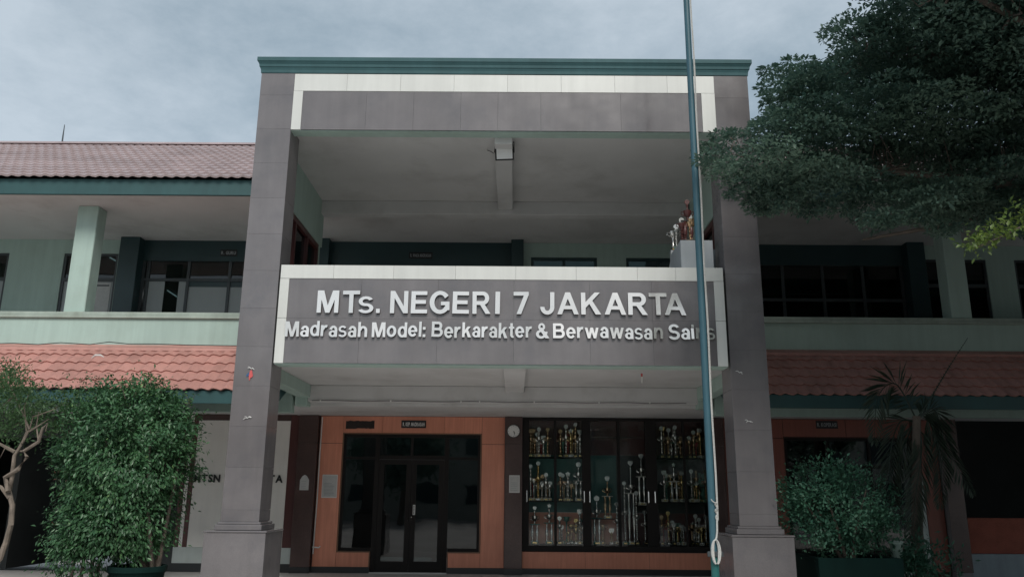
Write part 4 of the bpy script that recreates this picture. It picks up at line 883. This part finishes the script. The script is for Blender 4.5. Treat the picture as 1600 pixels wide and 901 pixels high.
# ---- display stand with trophies on the upper parapet
DS = thing('display_stand', 'grey stepped display stand at the right end of the upper parapet', 'stand', (2.72, 11.7, 4.68))
A = at(1063, 375, 11.55); B = at(1126, 418, 11.55)
box('front_box', M['stand_grey'], DS, A.x, 2.93, 11.55, 12.0, 4.684, A.z, .006)
MB().prism_x([(12.001, 4.40), (12.001, A.z-.001), (12.25, A.z-.001), (13.4, 4.40)], A.x-.0, 3.2).build('stepped_back', M['stand_grey'], DS)
TL = [(1073, 312, 383, 'B', 'dark_red', 'black'), (1064.5, 340, 378, 'A', 'dark_red', 'black'), (1080, 343, 377, 'C', 'bronze', 'dark_red'), (1069, 348, 377, 'A', 'dark_red', 'black'), (1077, 335, 377, 'A', 'bronze', 'black'), (1056, 350, 392, 'A', 'silver', 'green_base'), (1051, 362, 392, 'C', 'silver', 'black')]
for i, (x, y0, y1, kd, me_, ba) in enumerate(sorted(TL)):
    Yt = 11.75 if x > 1064 else 12.6; a = at(x, y0, Yt); b = at(x, y1, Yt)
    zb = A.z+.001 if Yt < 12 else b.z
    if Yt > 12: box('riser', M['stand_grey'], DS, a.x-.05, a.x+.05, Yt-.05, Yt+.05, 4.2, zb-.001)
    trophy(kd, a.x, Yt, zb, a.z-zb, me_, ba, f'{me_.replace("_", " ")} {KN[kd]} trophy, {ORD[i]} from left on the upper display stand', 'trophies on the upper display stand')

# ================================================================== vegetation
def leaf_mesh(name, mat_, P0, Dv, Nv, ln, wd, tone, origin):
    """P0 base points, Dv leaf axes, Nv leaf normals; folded diamond blades"""
    n = len(P0); Dv = Dv/np.linalg.norm(Dv, axis=1, keepdims=True); S = np.cross(Dv, Nv); S /= np.linalg.norm(S, axis=1, keepdims=True)+1e-9; U = np.cross(S, Dv)
    ln = ln[:, None]; wd = wd[:, None]
    v = np.empty((n, 4, 3)); v[:, 0] = P0; v[:, 1] = P0+Dv*ln*.52+S*wd*.5+U*wd*.14; v[:, 2] = P0+Dv*ln-U*ln*.10; v[:, 3] = P0+Dv*ln*.52-S*wd*.5+U*wd*.14
    v = v.reshape(-1, 3)-np.array(origin)
    me = bpy.data.meshes.new(name); me.vertices.add(4*n); me.vertices.foreach_set('co', v.ravel())
    idx = (np.arange(n)[:, None]*4+np.array([0, 1, 2, 0, 2, 3])).ravel(); me.loops.add(6*n); me.loops.foreach_set('vertex_index', idx.astype(np.int32))
    me.polygons.add(2*n); me.polygons.foreach_set('loop_start', np.arange(0, 6*n, 3, dtype=np.int32))
    try: me.polygons.foreach_set('loop_total', np.full(2*n, 3, dtype=np.int32))
    except Exception: pass
    me.update(calc_edges=True); at_ = me.attributes.new('tone', 'FLOAT', 'FACE'); at_.data.foreach_set('value', np.repeat(np.clip(tone, 0, 1), 2).astype(np.float32))
    me.materials.append(mat_); return me
def unit(n): q = rng.normal(size=(n, 3)); return q/np.linalg.norm(q, axis=1, keepdims=True)
def crown(name, mat_, parent, P0, Dv, Nv, ln, wd, tone, origin):
    return link(name, leaf_mesh(name, mat_, P0, Dv, Nv, ln, wd, tone, origin), parent, origin)
# ---- dense pruned bush
def pruned_bush(c, r, n, leaf, mat_, parent, power=2.6, droop=.5, seed=1, clumps=90, spread=.15):
    g1 = np.random.default_rng(seed); c = np.array(c); r = np.array(r)
    u = g1.normal(size=(clumps, 3)); u /= np.linalg.norm(u, axis=1, keepdims=True); k_ = (np.abs(u)**power).sum(1)**(-1/power)
    cc_ = u*(k_*g1.uniform(.78, 1.03, clumps))[:, None]*r+c; w = g1.integers(0, clumps, n); out_ = u[w]
    sc_ = g1.uniform(.7, 1.35, clumps)[w][:, None]*spread
    P0 = cc_[w]+g1.normal(size=(n, 3))*sc_*np.array([1, 1, .85]); ins = g1.random(n) < .22; q = g1.normal(size=(n, 3)); q /= np.linalg.norm(q, axis=1, keepdims=True); P0[ins] = (c+q*r*.75*g1.random((n, 1))**.4)[ins]
    Dv = out_*.6+unit(n)*.6; Dv[:, 2] -= droop; Nv = out_+unit(n)*.55+np.array([0, 0, .6])
    ln = leaf*(.6+.7*g1.random(n)); tone = g1.uniform(.08, .42, clumps)[w]+.3*g1.random(n)+.3*(g1.random(n) < .08)
    return crown('crown', mat_, parent, P0, Dv, Nv, ln, ln*.45, tone, tuple(c))
BC = Vector((-5.36, 12.0, 2.0)); bush = thing('pruned_bush', 'large rounded glossy green bush beside the left pillar', 'bush', (-5.3, 12.0, -.3))
P_ = []
pruned_bush((-5.60, 12.0, 2.08), (.88, .76, .94), 27000, .066, M['leaf_bush'], bush, 2.5, .42, 3, 210, .092)
pruned_bush((-5.62, 12.0, 1.20), (.74, .62, .62), 13000, .064, M['leaf_bush'], bush, 2.3, .42, 5, 100, .10)
pruned_bush((-6.0, 11.95, .85), (.40, .42, .46), 3600, .062, M['leaf_bush'], bush, 2.2, .5, 8, 26, .12)
sho = MB(); A0, D0 = [], []
for i in range(26):
    a = random.uniform(0, 6.28); rr = random.uniform(.1, .8); b0 = Vector((-5.5+rr*math.cos(a), 12+.8*rr*math.sin(a), 2.85-.25*rr*rr)); e = b0+Vector((random.uniform(-.12, .12), random.uniform(-.1, .1), random.uniform(.12, .36)))
    sho.tube([b0, (b0+e)/2+Vector((.02, 0, 0)), e], [.005, .004, .002], 4)
    for k_ in range(9): A0.append(b0.lerp(e, .2+.8*k_/8)); D0.append(Vector((random.uniform(-1, 1), random.uniform(-1, 1), random.uniform(-.5, .5))))
sho.build('shoots', M['bark'], bush); nn = len(A0); crown('shoot_leaves', M['leaf_bush'], bush, np.array(A0), np.array(D0), unit(nn)+np.array([0, 0, 1.]), .075*(.7+.5*rng.random(nn)), .034+0*rng.random(nn), .5+.5*rng.random(nn), (-5.5, 12.0, 2.9))
tb = MB()
for i in range(5):
    a = i*1.3; tb.tube([(-5.1+.05*math.cos(a), 12+.05*math.sin(a), -.1), (-5.08+.1*math.cos(a), 12+.1*math.sin(a), .5), (-5.3+.4*math.cos(a), 12+.35*math.sin(a), 1.4), (-5.4+.6*math.cos(a), 12+.5*math.sin(a), 2.4)], [.035, .03, .022, .008], 7)
tb.build('stem', M['bark'], bush, smooth=True)
pt = thing('planter_tub', 'dark green planter tub under the pruned bush', 'planter', (-5.2, 12.0, -.3))
MB().lathe([(.30, 0), (.36, .70), (.39, .73), (.39, .80), (.34, .80), (.33, .74)], (-5.25, 11.95, -.3), 20).build('tub', M['planter'], pt, smooth=True); MB().lathe([(.33, 0), (.33, .02)], (-5.25, 11.95, .42), 16).build('soil', M['soil'], pt)
# ---- reddish shrub behind it
sh = thing('reddish_shrub', 'dark shrub with reddish young leaves left of the pruned bush', 'shrub', (-6.3, 12.75, -.3))
n = 5200; cen = np.array([at(150, 740, 12.75)[i] for i in range(3)])
u = unit(n); P0 = u*np.array([.62, .5, 1.15])*(rng.random(n)**.4)[:, None]*(1+.18*np.sin(u[:, 2]*9+u[:, 0]*7))[:, None]+cen
Dv = unit(n)*.8+u*.5; Dv[:, 2] -= .25; ln = .07*(.7+.6*rng.random(n)); tone = .1+.45*rng.random(n)+.5*((rng.random(n) < .2)*(P0[:, 0] < cen[0]+.1))
crown('crown', M['leaf_red'], sh, P0, Dv, u+np.array([0, 0, .8]), ln, ln*.45, tone, tuple(cen))
tb = MB()
for px in (110, 125, 140, 150):
    a = at(px, 901, 12.7); tb.tube([(a.x, 12.7, -.3), (a.x+.02, 12.7, .5), (a.x+random.uniform(-.15, .2), 12.75, 1.6)], [.03, .024, .012], 6)
tb.build('stem', M['pale_bark'], sh, smooth=True)
# ---- leafy mass above it, under the eaves
vm = thing('trailing_shrub', 'loose trailing shrub under the left eaves above the reddish shrub', 'shrub', (-7.4, 12.6, -.3))
n = 4200; cs = np.array([tuple(at(x, y, Y_)) for x, y, Y_ in ((20, 615, 12.3), (60, 640, 12.5), (110, 625, 12.7), (150, 630, 12.8), (30, 660, 12.4), (90, 665, 12.6), (0, 600, 12.2), (190, 640, 12.9), (-40, 640, 12.3), (-60, 600, 12.2))])
w = rng.integers(0, len(cs), n); P0 = cs[w]+rng.normal(size=(n, 3))*np.array([.17, .16, .15]); Dv = unit(n); Dv[:, 2] -= .2; ln = .065*(.7+.6*rng.random(n))
crown('crown', M['leaf_fine'], vm, P0, Dv, unit(n)+np.array([0, 0, 1.]), ln, ln*.42, .1+.6*rng.random(n), tuple(cs.mean(0)))
tb = MB(); a = Vector((-8.9, 13.1, -.3))
for c_ in cs[::2]: tb.tube([a, a+Vector((.05, 0, 1.4)), a+Vector((.2, 0, 2.4)), Vector(c_)], [.04, .035, .02, .006], 6)
tb.build('stem', M['bark'], vm, smooth=True)
# ---- twisted bare-limbed tree at the left edge
tw = thing('twisted_tree', 'twisted pale bare trunk at the left edge with feathery leaves', 'tree', (-6.8, 10.8, -.3))
def cw(pts, Y0, w=0.0): return [at(x/2.643, 560+y/2.643, Y0+w*math.sin(i*1.9)) for i, (x, y) in enumerate(pts)]
tb = MB(); YW = 10.8
main = [Vector((-6.95, YW, -.3)), Vector((-6.75, YW, .3))]+cw([(0, 820), (25, 760), (45, 685), (52, 605), (38, 548), (50, 490), (60, 400), (90, 350), (122, 292)], YW, .04)
tb.tube(main, [.05, .046, .041, .038, .035, .033, .031, .028, .024, .019, .012], 8)
tb.tube(cw([(34, 548), (22, 490), (75, 455), (112, 405), (98, 382), (160, 342), (176, 288), (195, 265), (188, 300)], YW-.05, .05), [.035, .032, .03, .027, .025, .022, .018, .012, .006], 7)
tb.tube(cw([(40, 575), (5, 530), (-60, 500)], YW), [.03, .022, .012], 6); tb.tube(cw([(62, 385), (0, 352), (-60, 330)], YW), [.026, .018, .01], 6)
for q in ([(98, 382), (55, 380), (20, 370), (0, 410)], [(122, 292), (135, 240), (180, 225), (235, 205)], [(122, 292), (95, 230), (60, 150), (20, 60)], [(60, 150), (20, 190), (-10, 215)], [(160, 342), (150, 280), (160, 220)], [(90, 350), (110, 300), (100, 200), (120, 140)], [(120, 300), (170, 270), (200, 250)]):
    tb.tube(cw(q, YW, .05), [.015*(1-.75*i/(len(q)-1)) for i in range(len(q))], 5)
tb.build('trunk', M['pale_bark'], tw, smooth=True)
n = 2600; cs = np.array([tuple(at(x/2.643, 560+y/2.643, YW+random.uniform(-.25, .3))) for x, y in ((10, 80), (40, 60), (20, 130), (70, 120), (0, 180), (60, 170), (110, 150), (30, 230), (90, 210), (150, 150), (0, 300), (40, 300), (-40, 100), (-60, 200), (140, 200), (20, 45), (75, 75), (-20, 260))])
w = rng.integers(0, len(cs), n); P0 = cs[w]+rng.normal(size=(n, 3))*np.array([.11, .12, .09]); Dv = unit(n); ln = .05*(.6+.8*rng.random(n))
crown('crown', M['leaf_fine'], tw, P0, Dv, unit(n)+np.array([0, 0, 1.]), ln, ln*.35, .2+.6*rng.random(n), tuple(cs.mean(0)))

# ---- right: clipped shrub in a green planter box
rs = thing('planter_shrub', 'round blue-green shrub in a green planter box right of the portico', 'shrub', (4.5, 11.6, -.3))
n = 9500; cen = np.array(at(1308, 790, 11.6)); cs = []
for i in range(60):
    q = unit(1)[0]; cs.append(cen+q*np.array([.78, .55, .60])*(.55+.45*rng.random()))
cs = np.array(cs); w = rng.integers(0, 60, n); P0 = cs[w]+rng.normal(size=(n, 3))*.10
Dv = unit(n)*.7+(P0-cen)*.8; Dv[:, 2] += .2; ln = .055*(.7+.6*rng.random(n)); tone = .12+.35*rng.random(n)+.25*(w % 5 == 0)
crown('crown', M['leaf_mid'], rs, P0, Dv, unit(n)*.5+(P0-cen)+np.array([0, 0, .8]), ln, ln*.5, tone, tuple(cen))
tb = MB()
for i in range(6):
    a = i*1.05; tb.tube([(4.55, 11.6, .5), (4.5+.2*math.cos(a), 11.6+.15*math.sin(a), 1.0), (4.45+.55*math.cos(a), 11.6+.4*math.sin(a), 1.6)], [.03, .02, .008], 6)
tb.build('stem', M['bark'], rs, smooth=True)
pb = thing('planter_box', 'square dark green planter box under the right shrub', 'planter', (4.62, 11.6, -.3))
b = MB(); xa, xb, ya, yb, zt = 4.05, 5.18, 11.35, 12.35, .72
for q in ((xa, xb, ya, ya+.08), (xa, xb, yb-.08, yb), (xa, xa+.08, ya+.081, yb-.081), (xb-.08, xb, ya+.081, yb-.081)): b.box(q[0], q[1], q[2], q[3], -.3, zt)
b.build('box', M['planter'], pb, .012); box('soil', M['soil'], pb, xa+.081, xb-.081, ya+.081, yb-.081, .4, zt-.06)
MB().box((xa+xb)/2-.06, (xa+xb)/2+.06, ya+.082, yb-.082, zt-.06, zt-.01).build('cross_bar', M['planter'], pb)
sp = thing('small_pot', 'small pale green pot between the planter box and the palm', 'pot', (5.35, 12.2, .3))
MB().lathe([(.06, 0), (.09, .26), (.10, .27), (.10, .31), (.08, .31)], tuple(at(1403, 880, 12.2)), 12).build('pot', M['pale'], sp, smooth=True)
# ---- palm with drooping fronds
pm = thing('potted_palm', 'dark palm with drooping fronds right of the planter box', 'palm', (6.0, 12.6, -.3))
hub = at(1432, 650, 12.6)
MB().tube([(6.0, 12.6, -.3), (5.99, 12.6, 1.0), hub], [.10, .085, .06], 9).build('trunk', M['bark'], pm, smooth=True)
fronds = [[(1432, 655), (1400, 600), (1372, 620), (1366, 690)], [(1432, 660), (1405, 660), (1390, 720), (1400, 800), (1450, 850)], [(1432, 655), (1460, 640), (1480, 700), (1520, 770)], [(1435, 655), (1450, 650), (1470, 720), (1468, 790)],
          [(1432, 655), (1455, 620), (1485, 570), (1512, 528)], [(1430, 655), (1415, 690), (1385, 760), (1380, 830)], [(1434, 660), (1440, 700), (1430, 780), (1425, 850)]]
def bez(pts, n):
    P_ = [Vector(p) for p in pts]; o = []
    for i in range(n+1):
        t = i/n*(len(P_)-1); k_ = min(int(t), len(P_)-2); u_ = t-k_; p0 = P_[max(k_-1, 0)]; p1 = P_[k_]; p2 = P_[k_+1]; p3 = P_[min(k_+2, len(P_)-1)]
        o.append(.5*((2*p1)+(-p0+p2)*u_+(2*p0-5*p1+4*p2-p3)*u_*u_+(-p0+3*p1-3*p2+p3)*u_**3))
    return o
for fi, fr in enumerate(fronds):
    dy = random.uniform(-.35, .3); sp_ = bez([at(x, y, 12.6+dy*i/(len(fr)-1)) for i, (x, y) in enumerate(fr)], 34)
    fo = MB().tube(sp_, [.014*(1-.8*i/34) for i in range(35)], 5).build('frond', M['leaf_palm'], pm, smooth=True)
    A0, D0, N0, L0 = [], [], [], []
    for i in range(4, 35):
        tg = (sp_[min(i+1, 34)]-sp_[i-1]).normalized(); sd_ = tg.cross(Vector((0, -1, .25))).normalized(); ll = .42*math.sin(math.pi*(.18+.78*i/35))
        if fi == 4: ll *= .08
        for sg in (-1, 1):
            for rep in range(2):
                A0.append(sp_[i]); dd = tg*.75+sd_*sg*(.75+.15*random.random())+Vector((random.uniform(-.1, .1), random.uniform(-.15, .15), -.45-.2*random.random())); D0.append(dd); N0.append(Vector((0, -.6, .8))); L0.append(ll*(.85+.3*random.random()))
    L0 = np.array(L0); og = tuple(sp_[0]); crown('leaflets', M['leaf_palm'], fo, np.array(A0), np.array(D0), np.array(N0), L0, L0*0+.022, .2+.5*rng.random(len(L0)), og)
# ---- low plants beside the palm
lp = thing('low_plant', 'low dark plant at the foot of the palm', 'plant', (6.4, 12.3, -.3))
n = 1500; cen = np.array(at(1425, 880, 12.2)); P0 = cen+rng.normal(size=(n, 3))*np.array([.28, .2, .16]); Dv = unit(n)+np.array([0, 0, .5]); ln = .08*(.6+.8*rng.random(n))
crown('crown', M['leaf_mid'], lp, P0, Dv, unit(n)+np.array([0, 0, 1.]), ln, ln*.35, .3*rng.random(n), tuple(cen)); MB().tube([(cen[0], cen[1], -.3), tuple(cen)], [.03, .01], 6).build('stem', M['bark'], lp)

# ---- big spreading tree on the right
BT = thing('spreading_tree', 'big dark spreading tree over the right side of the yard', 'tree', (9.3, 8.6, -.3))
poly = [(1092, 232), (1108, 213), (1140, 206), (1176, 204), (1190, 178), (1198, 160), (1186, 134), (1192, 112), (1218, 95), (1256, 92), (1296, 98), (1306, 74), (1282, 56), (1300, 40), (1332, 28), (1352, 34), (1372, 14), (1392, 0), (1392, -60), (1700, -60), (1700, 385), (1640, 362), (1580, 378), (1520, 350), (1470, 372), (1420, 348), (1370, 362), (1320, 338), (1270, 352), (1225, 330), (1190, 340), (1150, 322), (1138, 296), (1108, 275), (1095, 262)]
def inside(x, y):
    c_ = False; j = len(poly)-1
    for i in range(len(poly)):
        (xi, yi), (xj, yj) = poly[i], poly[j]
        if (yi > y) != (yj > y) and x < (xj-xi)*(y-yi)/(yj-yi)+xi: c_ = not c_
        j = i
    return c_
def edge_dist(x, y):
    d_ = 1e9
    for i in range(len(poly)):
        (x1, y1), (x2, y2) = poly[i], poly[(i+1) % len(poly)]; dx, dy = x2-x1, y2-y1; t = max(0, min(1, ((x-x1)*dx+(y-y1)*dy)/(dx*dx+dy*dy))); d_ = min(d_, math.hypot(x-x1-t*dx, y-y1-t*dy))
    return d_
pads = []
boughs = []
tries = 0
while len(boughs) < 112 and tries < 6000:      # layered boughs, flat and spreading
    tries += 1; x, y = random.uniform(1085, 1690), random.uniform(-55, 380)
    if not inside(x, y) or any(math.hypot(x-bx, (y-by)*1.5) < 46 for bx, by, _, _ in boughs): continue
    boughs.append((x, y, (8.6+2.4*random.random()) if x > 1190 else 9.4+1.0*random.random(), random.gauss(0, .13)))
for x, y, Yp, tn in boughs:
    c0 = at(x, y, Yp); R0 = random.uniform(.45, .75); tilt = random.uniform(-.2, .2)
    for k_ in range(15):
        a = random.uniform(0, 6.28); rr = R0*math.sqrt(random.random()); q = c0+Vector((rr*math.cos(a)*1.2, rr*math.sin(a), random.uniform(-.07, .1)-.22*(rr/R0)**2*R0+rr*math.cos(a)*tilt))
        v = q-Vector((0, 0, EYE)); dz = v.dot(CF); px, py = 800+FPX*v.dot(CR)/dz, 450.5+FPX*v.dot(CD)/dz
        if not inside(px, py): continue
        e = edge_dist(px, py); pads.append((q, max(.10, min(.24, e*9/FPX+.07)), 0, tn))
nb_ = 0
while nb_ < 230:               # inner, rearward part of the crown
    x, y = random.uniform(1110, 1690), random.uniform(-55, 372)
    if not inside(x, y) or edge_dist(x, y) < 16: continue
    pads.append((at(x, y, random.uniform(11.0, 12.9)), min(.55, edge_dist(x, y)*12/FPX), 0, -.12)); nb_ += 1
for i in range(1150):          # unseen rest of the crown, above and right, thickened to shade the right wing
    while True:
        q = Vector((random.uniform(4.5, 14.5), random.uniform(3.2, 13.3), random.uniform(5.6, 11.5)))
        e = ((q.x-9.3)/5.4)**2+((q.y-8.4)/5.4)**2+((q.z-7.6)/4.2)**2
        if e > 1: continue
        v = q-Vector((0, 0, EYE)); dz = v.dot(CF); px, py = 800+FPX*v.dot(CR)/dz, 450.5+FPX*v.dot(CD)/dz
        if px < 1640 and py > -60 and not inside(px, py): continue
        if px < 1640 and not inside(px, py) and px < (1390+(-py) if q.y > 8.2 else 1130): continue
        break
    if -160 < py and px < 1800: pads.append((q, random.uniform(.3, .5), 0, random.gauss(0, .1)))
    else: pads.append((q, random.uniform(.5, .85), 1, 0))
P0, Dv, Nv, LN, TN = [], [], [], [], []
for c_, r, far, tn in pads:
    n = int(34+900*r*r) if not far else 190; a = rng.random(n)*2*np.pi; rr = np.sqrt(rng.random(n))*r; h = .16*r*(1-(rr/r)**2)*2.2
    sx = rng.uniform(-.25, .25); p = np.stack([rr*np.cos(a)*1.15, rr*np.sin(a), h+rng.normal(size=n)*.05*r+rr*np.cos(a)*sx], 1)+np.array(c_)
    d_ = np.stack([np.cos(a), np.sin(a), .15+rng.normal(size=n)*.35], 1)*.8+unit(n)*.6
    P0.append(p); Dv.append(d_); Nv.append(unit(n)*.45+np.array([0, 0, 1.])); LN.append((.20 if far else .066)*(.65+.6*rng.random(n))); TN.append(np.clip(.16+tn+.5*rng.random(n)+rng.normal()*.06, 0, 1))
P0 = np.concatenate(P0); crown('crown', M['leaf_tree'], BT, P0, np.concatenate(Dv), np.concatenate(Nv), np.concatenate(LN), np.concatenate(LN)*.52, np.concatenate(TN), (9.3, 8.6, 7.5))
tb = MB(); base = Vector((9.3, 8.6, -.3)); fork = Vector((9.2, 8.6, 4.2))
tb.tube([base, base+Vector((.05, 0, .5)), Vector((9.25, 8.6, 2.2)), fork, Vector((9.3, 8.5, 6.5)), Vector((9.4, 8.4, 9.5))], [.36, .26, .23, .21, .15, .05], 12)
limbs = []
for i, (dx, dy, dz) in enumerate(((-6.2, 1.3, 1.6), (-5.2, -.6, 3.4), (-4.2, 2.6, .9), (-3.0, -2.5, 2.0), (3.8, 1.0, 2.2), (2.5, -3.6, 2.2), (2.0, 3.6, 2.5), (-2.6, 3.4, 3.6), (-4.6, 1.2, 3.0), (-3.4, .2, 5.0), (4.0, -2.0, 3.6))):
    s0 = fork+Vector((0, 0, .25*i)); e = fork+Vector((dx, dy, dz)); mid = s0*.5+e*.5+Vector((random.uniform(-.3, .3), random.uniform(-.3, .3), .35))
    pts = bez([s0, s0*.75+mid*.25+Vector((0, 0, .15)), mid, e], 14); tb.tube(pts, [.12*(1-.85*q/14) for q in range(15)], 7); limbs += pts[4:]
LA = np.array(limbs)
for c_, r, far, tn in pads:
    j = int(np.argmin(((LA-np.array(c_))**2).sum(1))); s0 = limbs[j]; mid = (s0+c_)/2+Vector((random.uniform(-.15, .15), random.uniform(-.15, .15), -.12))
    if (s0-c_).length < .55 and c_.z > s0.z-.1: tb.tube([s0, mid, c_], [.014, .009, .004], 4, cap=False)
tb.build('trunk', M['bark'], BT, smooth=True)
# bright near spray of the same kind of tree, hanging in from the right
NS = thing('leafy_branch', 'bright yellow-green leafy branch hanging in at the right edge', 'branch', tuple(at(1640, 330, 7.4)))
P0, Dv, LN = [], [], []; tb = MB(); q = bez([at(1700, 285, 7.6), at(1640, 330, 7.4), at(1580, 362, 7.3), at(1524, 388, 7.2)], 16); tb.tube(q, [.02*(1-.8*i/16) for i in range(17)], 6).build('twig', M['bark'], NS, smooth=True)
for i in range(1, 17):
    n = 46; c_ = np.array(q[i]); r = .07+.09*(1-i/17); P0.append(c_+rng.normal(size=(n, 3))*np.array([r, r*1.2, r*.55])+np.array([0, 0, .05])); Dv.append(unit(n)+np.array([-.4, 0, .1])); LN.append(.058*(.6+.7*rng.random(n)))
LN = np.concatenate(LN); n = len(LN); crown('leaves', M['leaf_sunlit'], NS, np.concatenate(P0), np.concatenate(Dv), unit(n)*.6+np.array([0, -.3, 1.]), LN, LN*.5, .15+.7*rng.random(n), tuple(q[8]))

# ---- far side of the yard, behind the camera: what the polished granite and the glass reflect, plus added shade trees
def yard_tree(x, y, h, r, label, seed):
    g1 = np.random.default_rng(seed); t = thing('yard_tree', label, 'tree', (x, y, -.3), 'trees across the yard')
    n = 5200; cs = g1.normal(size=(34, 3)); cs /= np.linalg.norm(cs, axis=1, keepdims=True); cs = cs*np.array([r, r*.8, h*.28])*(g1.random((34, 1))**.4)+np.array([x, y, h*.66]); w = g1.integers(0, 34, n)
    p = cs[w]+g1.normal(size=(n, 3))*r*.2; ln = .42*(.6+.7*g1.random(n)); d_ = g1.normal(size=(n, 3))
    crown('crown', M['leaf_tree'], t, p, d_, g1.normal(size=(n, 3))+np.array([0, 0, 1.2]), ln, ln*.6, .2+.5*g1.random(n), (x, y, h*.66))
    MB().tube([(x, y, -.3), (x+.1, y, h*.3), (x, y, h*.7)], [.28, .2, .08], 8).build('trunk', M['bark'], t, smooth=True)
for i, (x, y, h, r) in enumerate(((-14, -17, 7.5, 3.0), (-7, -19, 6.5, 2.6), (1.5, -20, 7.0, 2.8), (9, -17, 11, 3.6), (16, -13, 10, 3.5), (-21, -14, 9, 3.4), (10.2, 1.6, 9.5, 3.3), (14, 6.5, 9.5, 3.4), (15.5, 11, 9, 3.2), (8.6, -3.5, 8, 2.8))):  # the last trees listed are unseen, added to shade the right wing
    yard_tree(x, y, h, r, ['broad tree at the far left behind the yard', 'small tree behind the yard left of centre', 'round tree behind the yard at centre', 'tall tree behind the yard right of centre', 'tall tree at the right side of the yard', 'outermost tree at the left of the yard', 'unseen tree added right of the camera to shade the right wing', 'unseen tree added behind the spreading tree to shade the wing', 'unseen tree added near the right end of the wing for shade', 'smaller unseen tree added behind the camera on the right for shade'][i], 20+i)
FB = thing('opposite_block', 'long two-storey block across the yard behind the camera', 'building', (0, -26, -.3))
f = MB().box(-30, 30, -34, -26, -.3, 6.2).build('wall', M['far'], FB); MB().prism_x([(-35, 6.2), (-30, 8.6), (-25.2, 6.2)], -30.5, 30.5).build('roof', M['tile_pink'], FB)
for i in range(14):
    for z in (.9, 4.0): box('window', M['dark_frame'], FB, -28+i*4.1, -25.6+i*4.1, -26.05, -25.95, z, z+1.4)
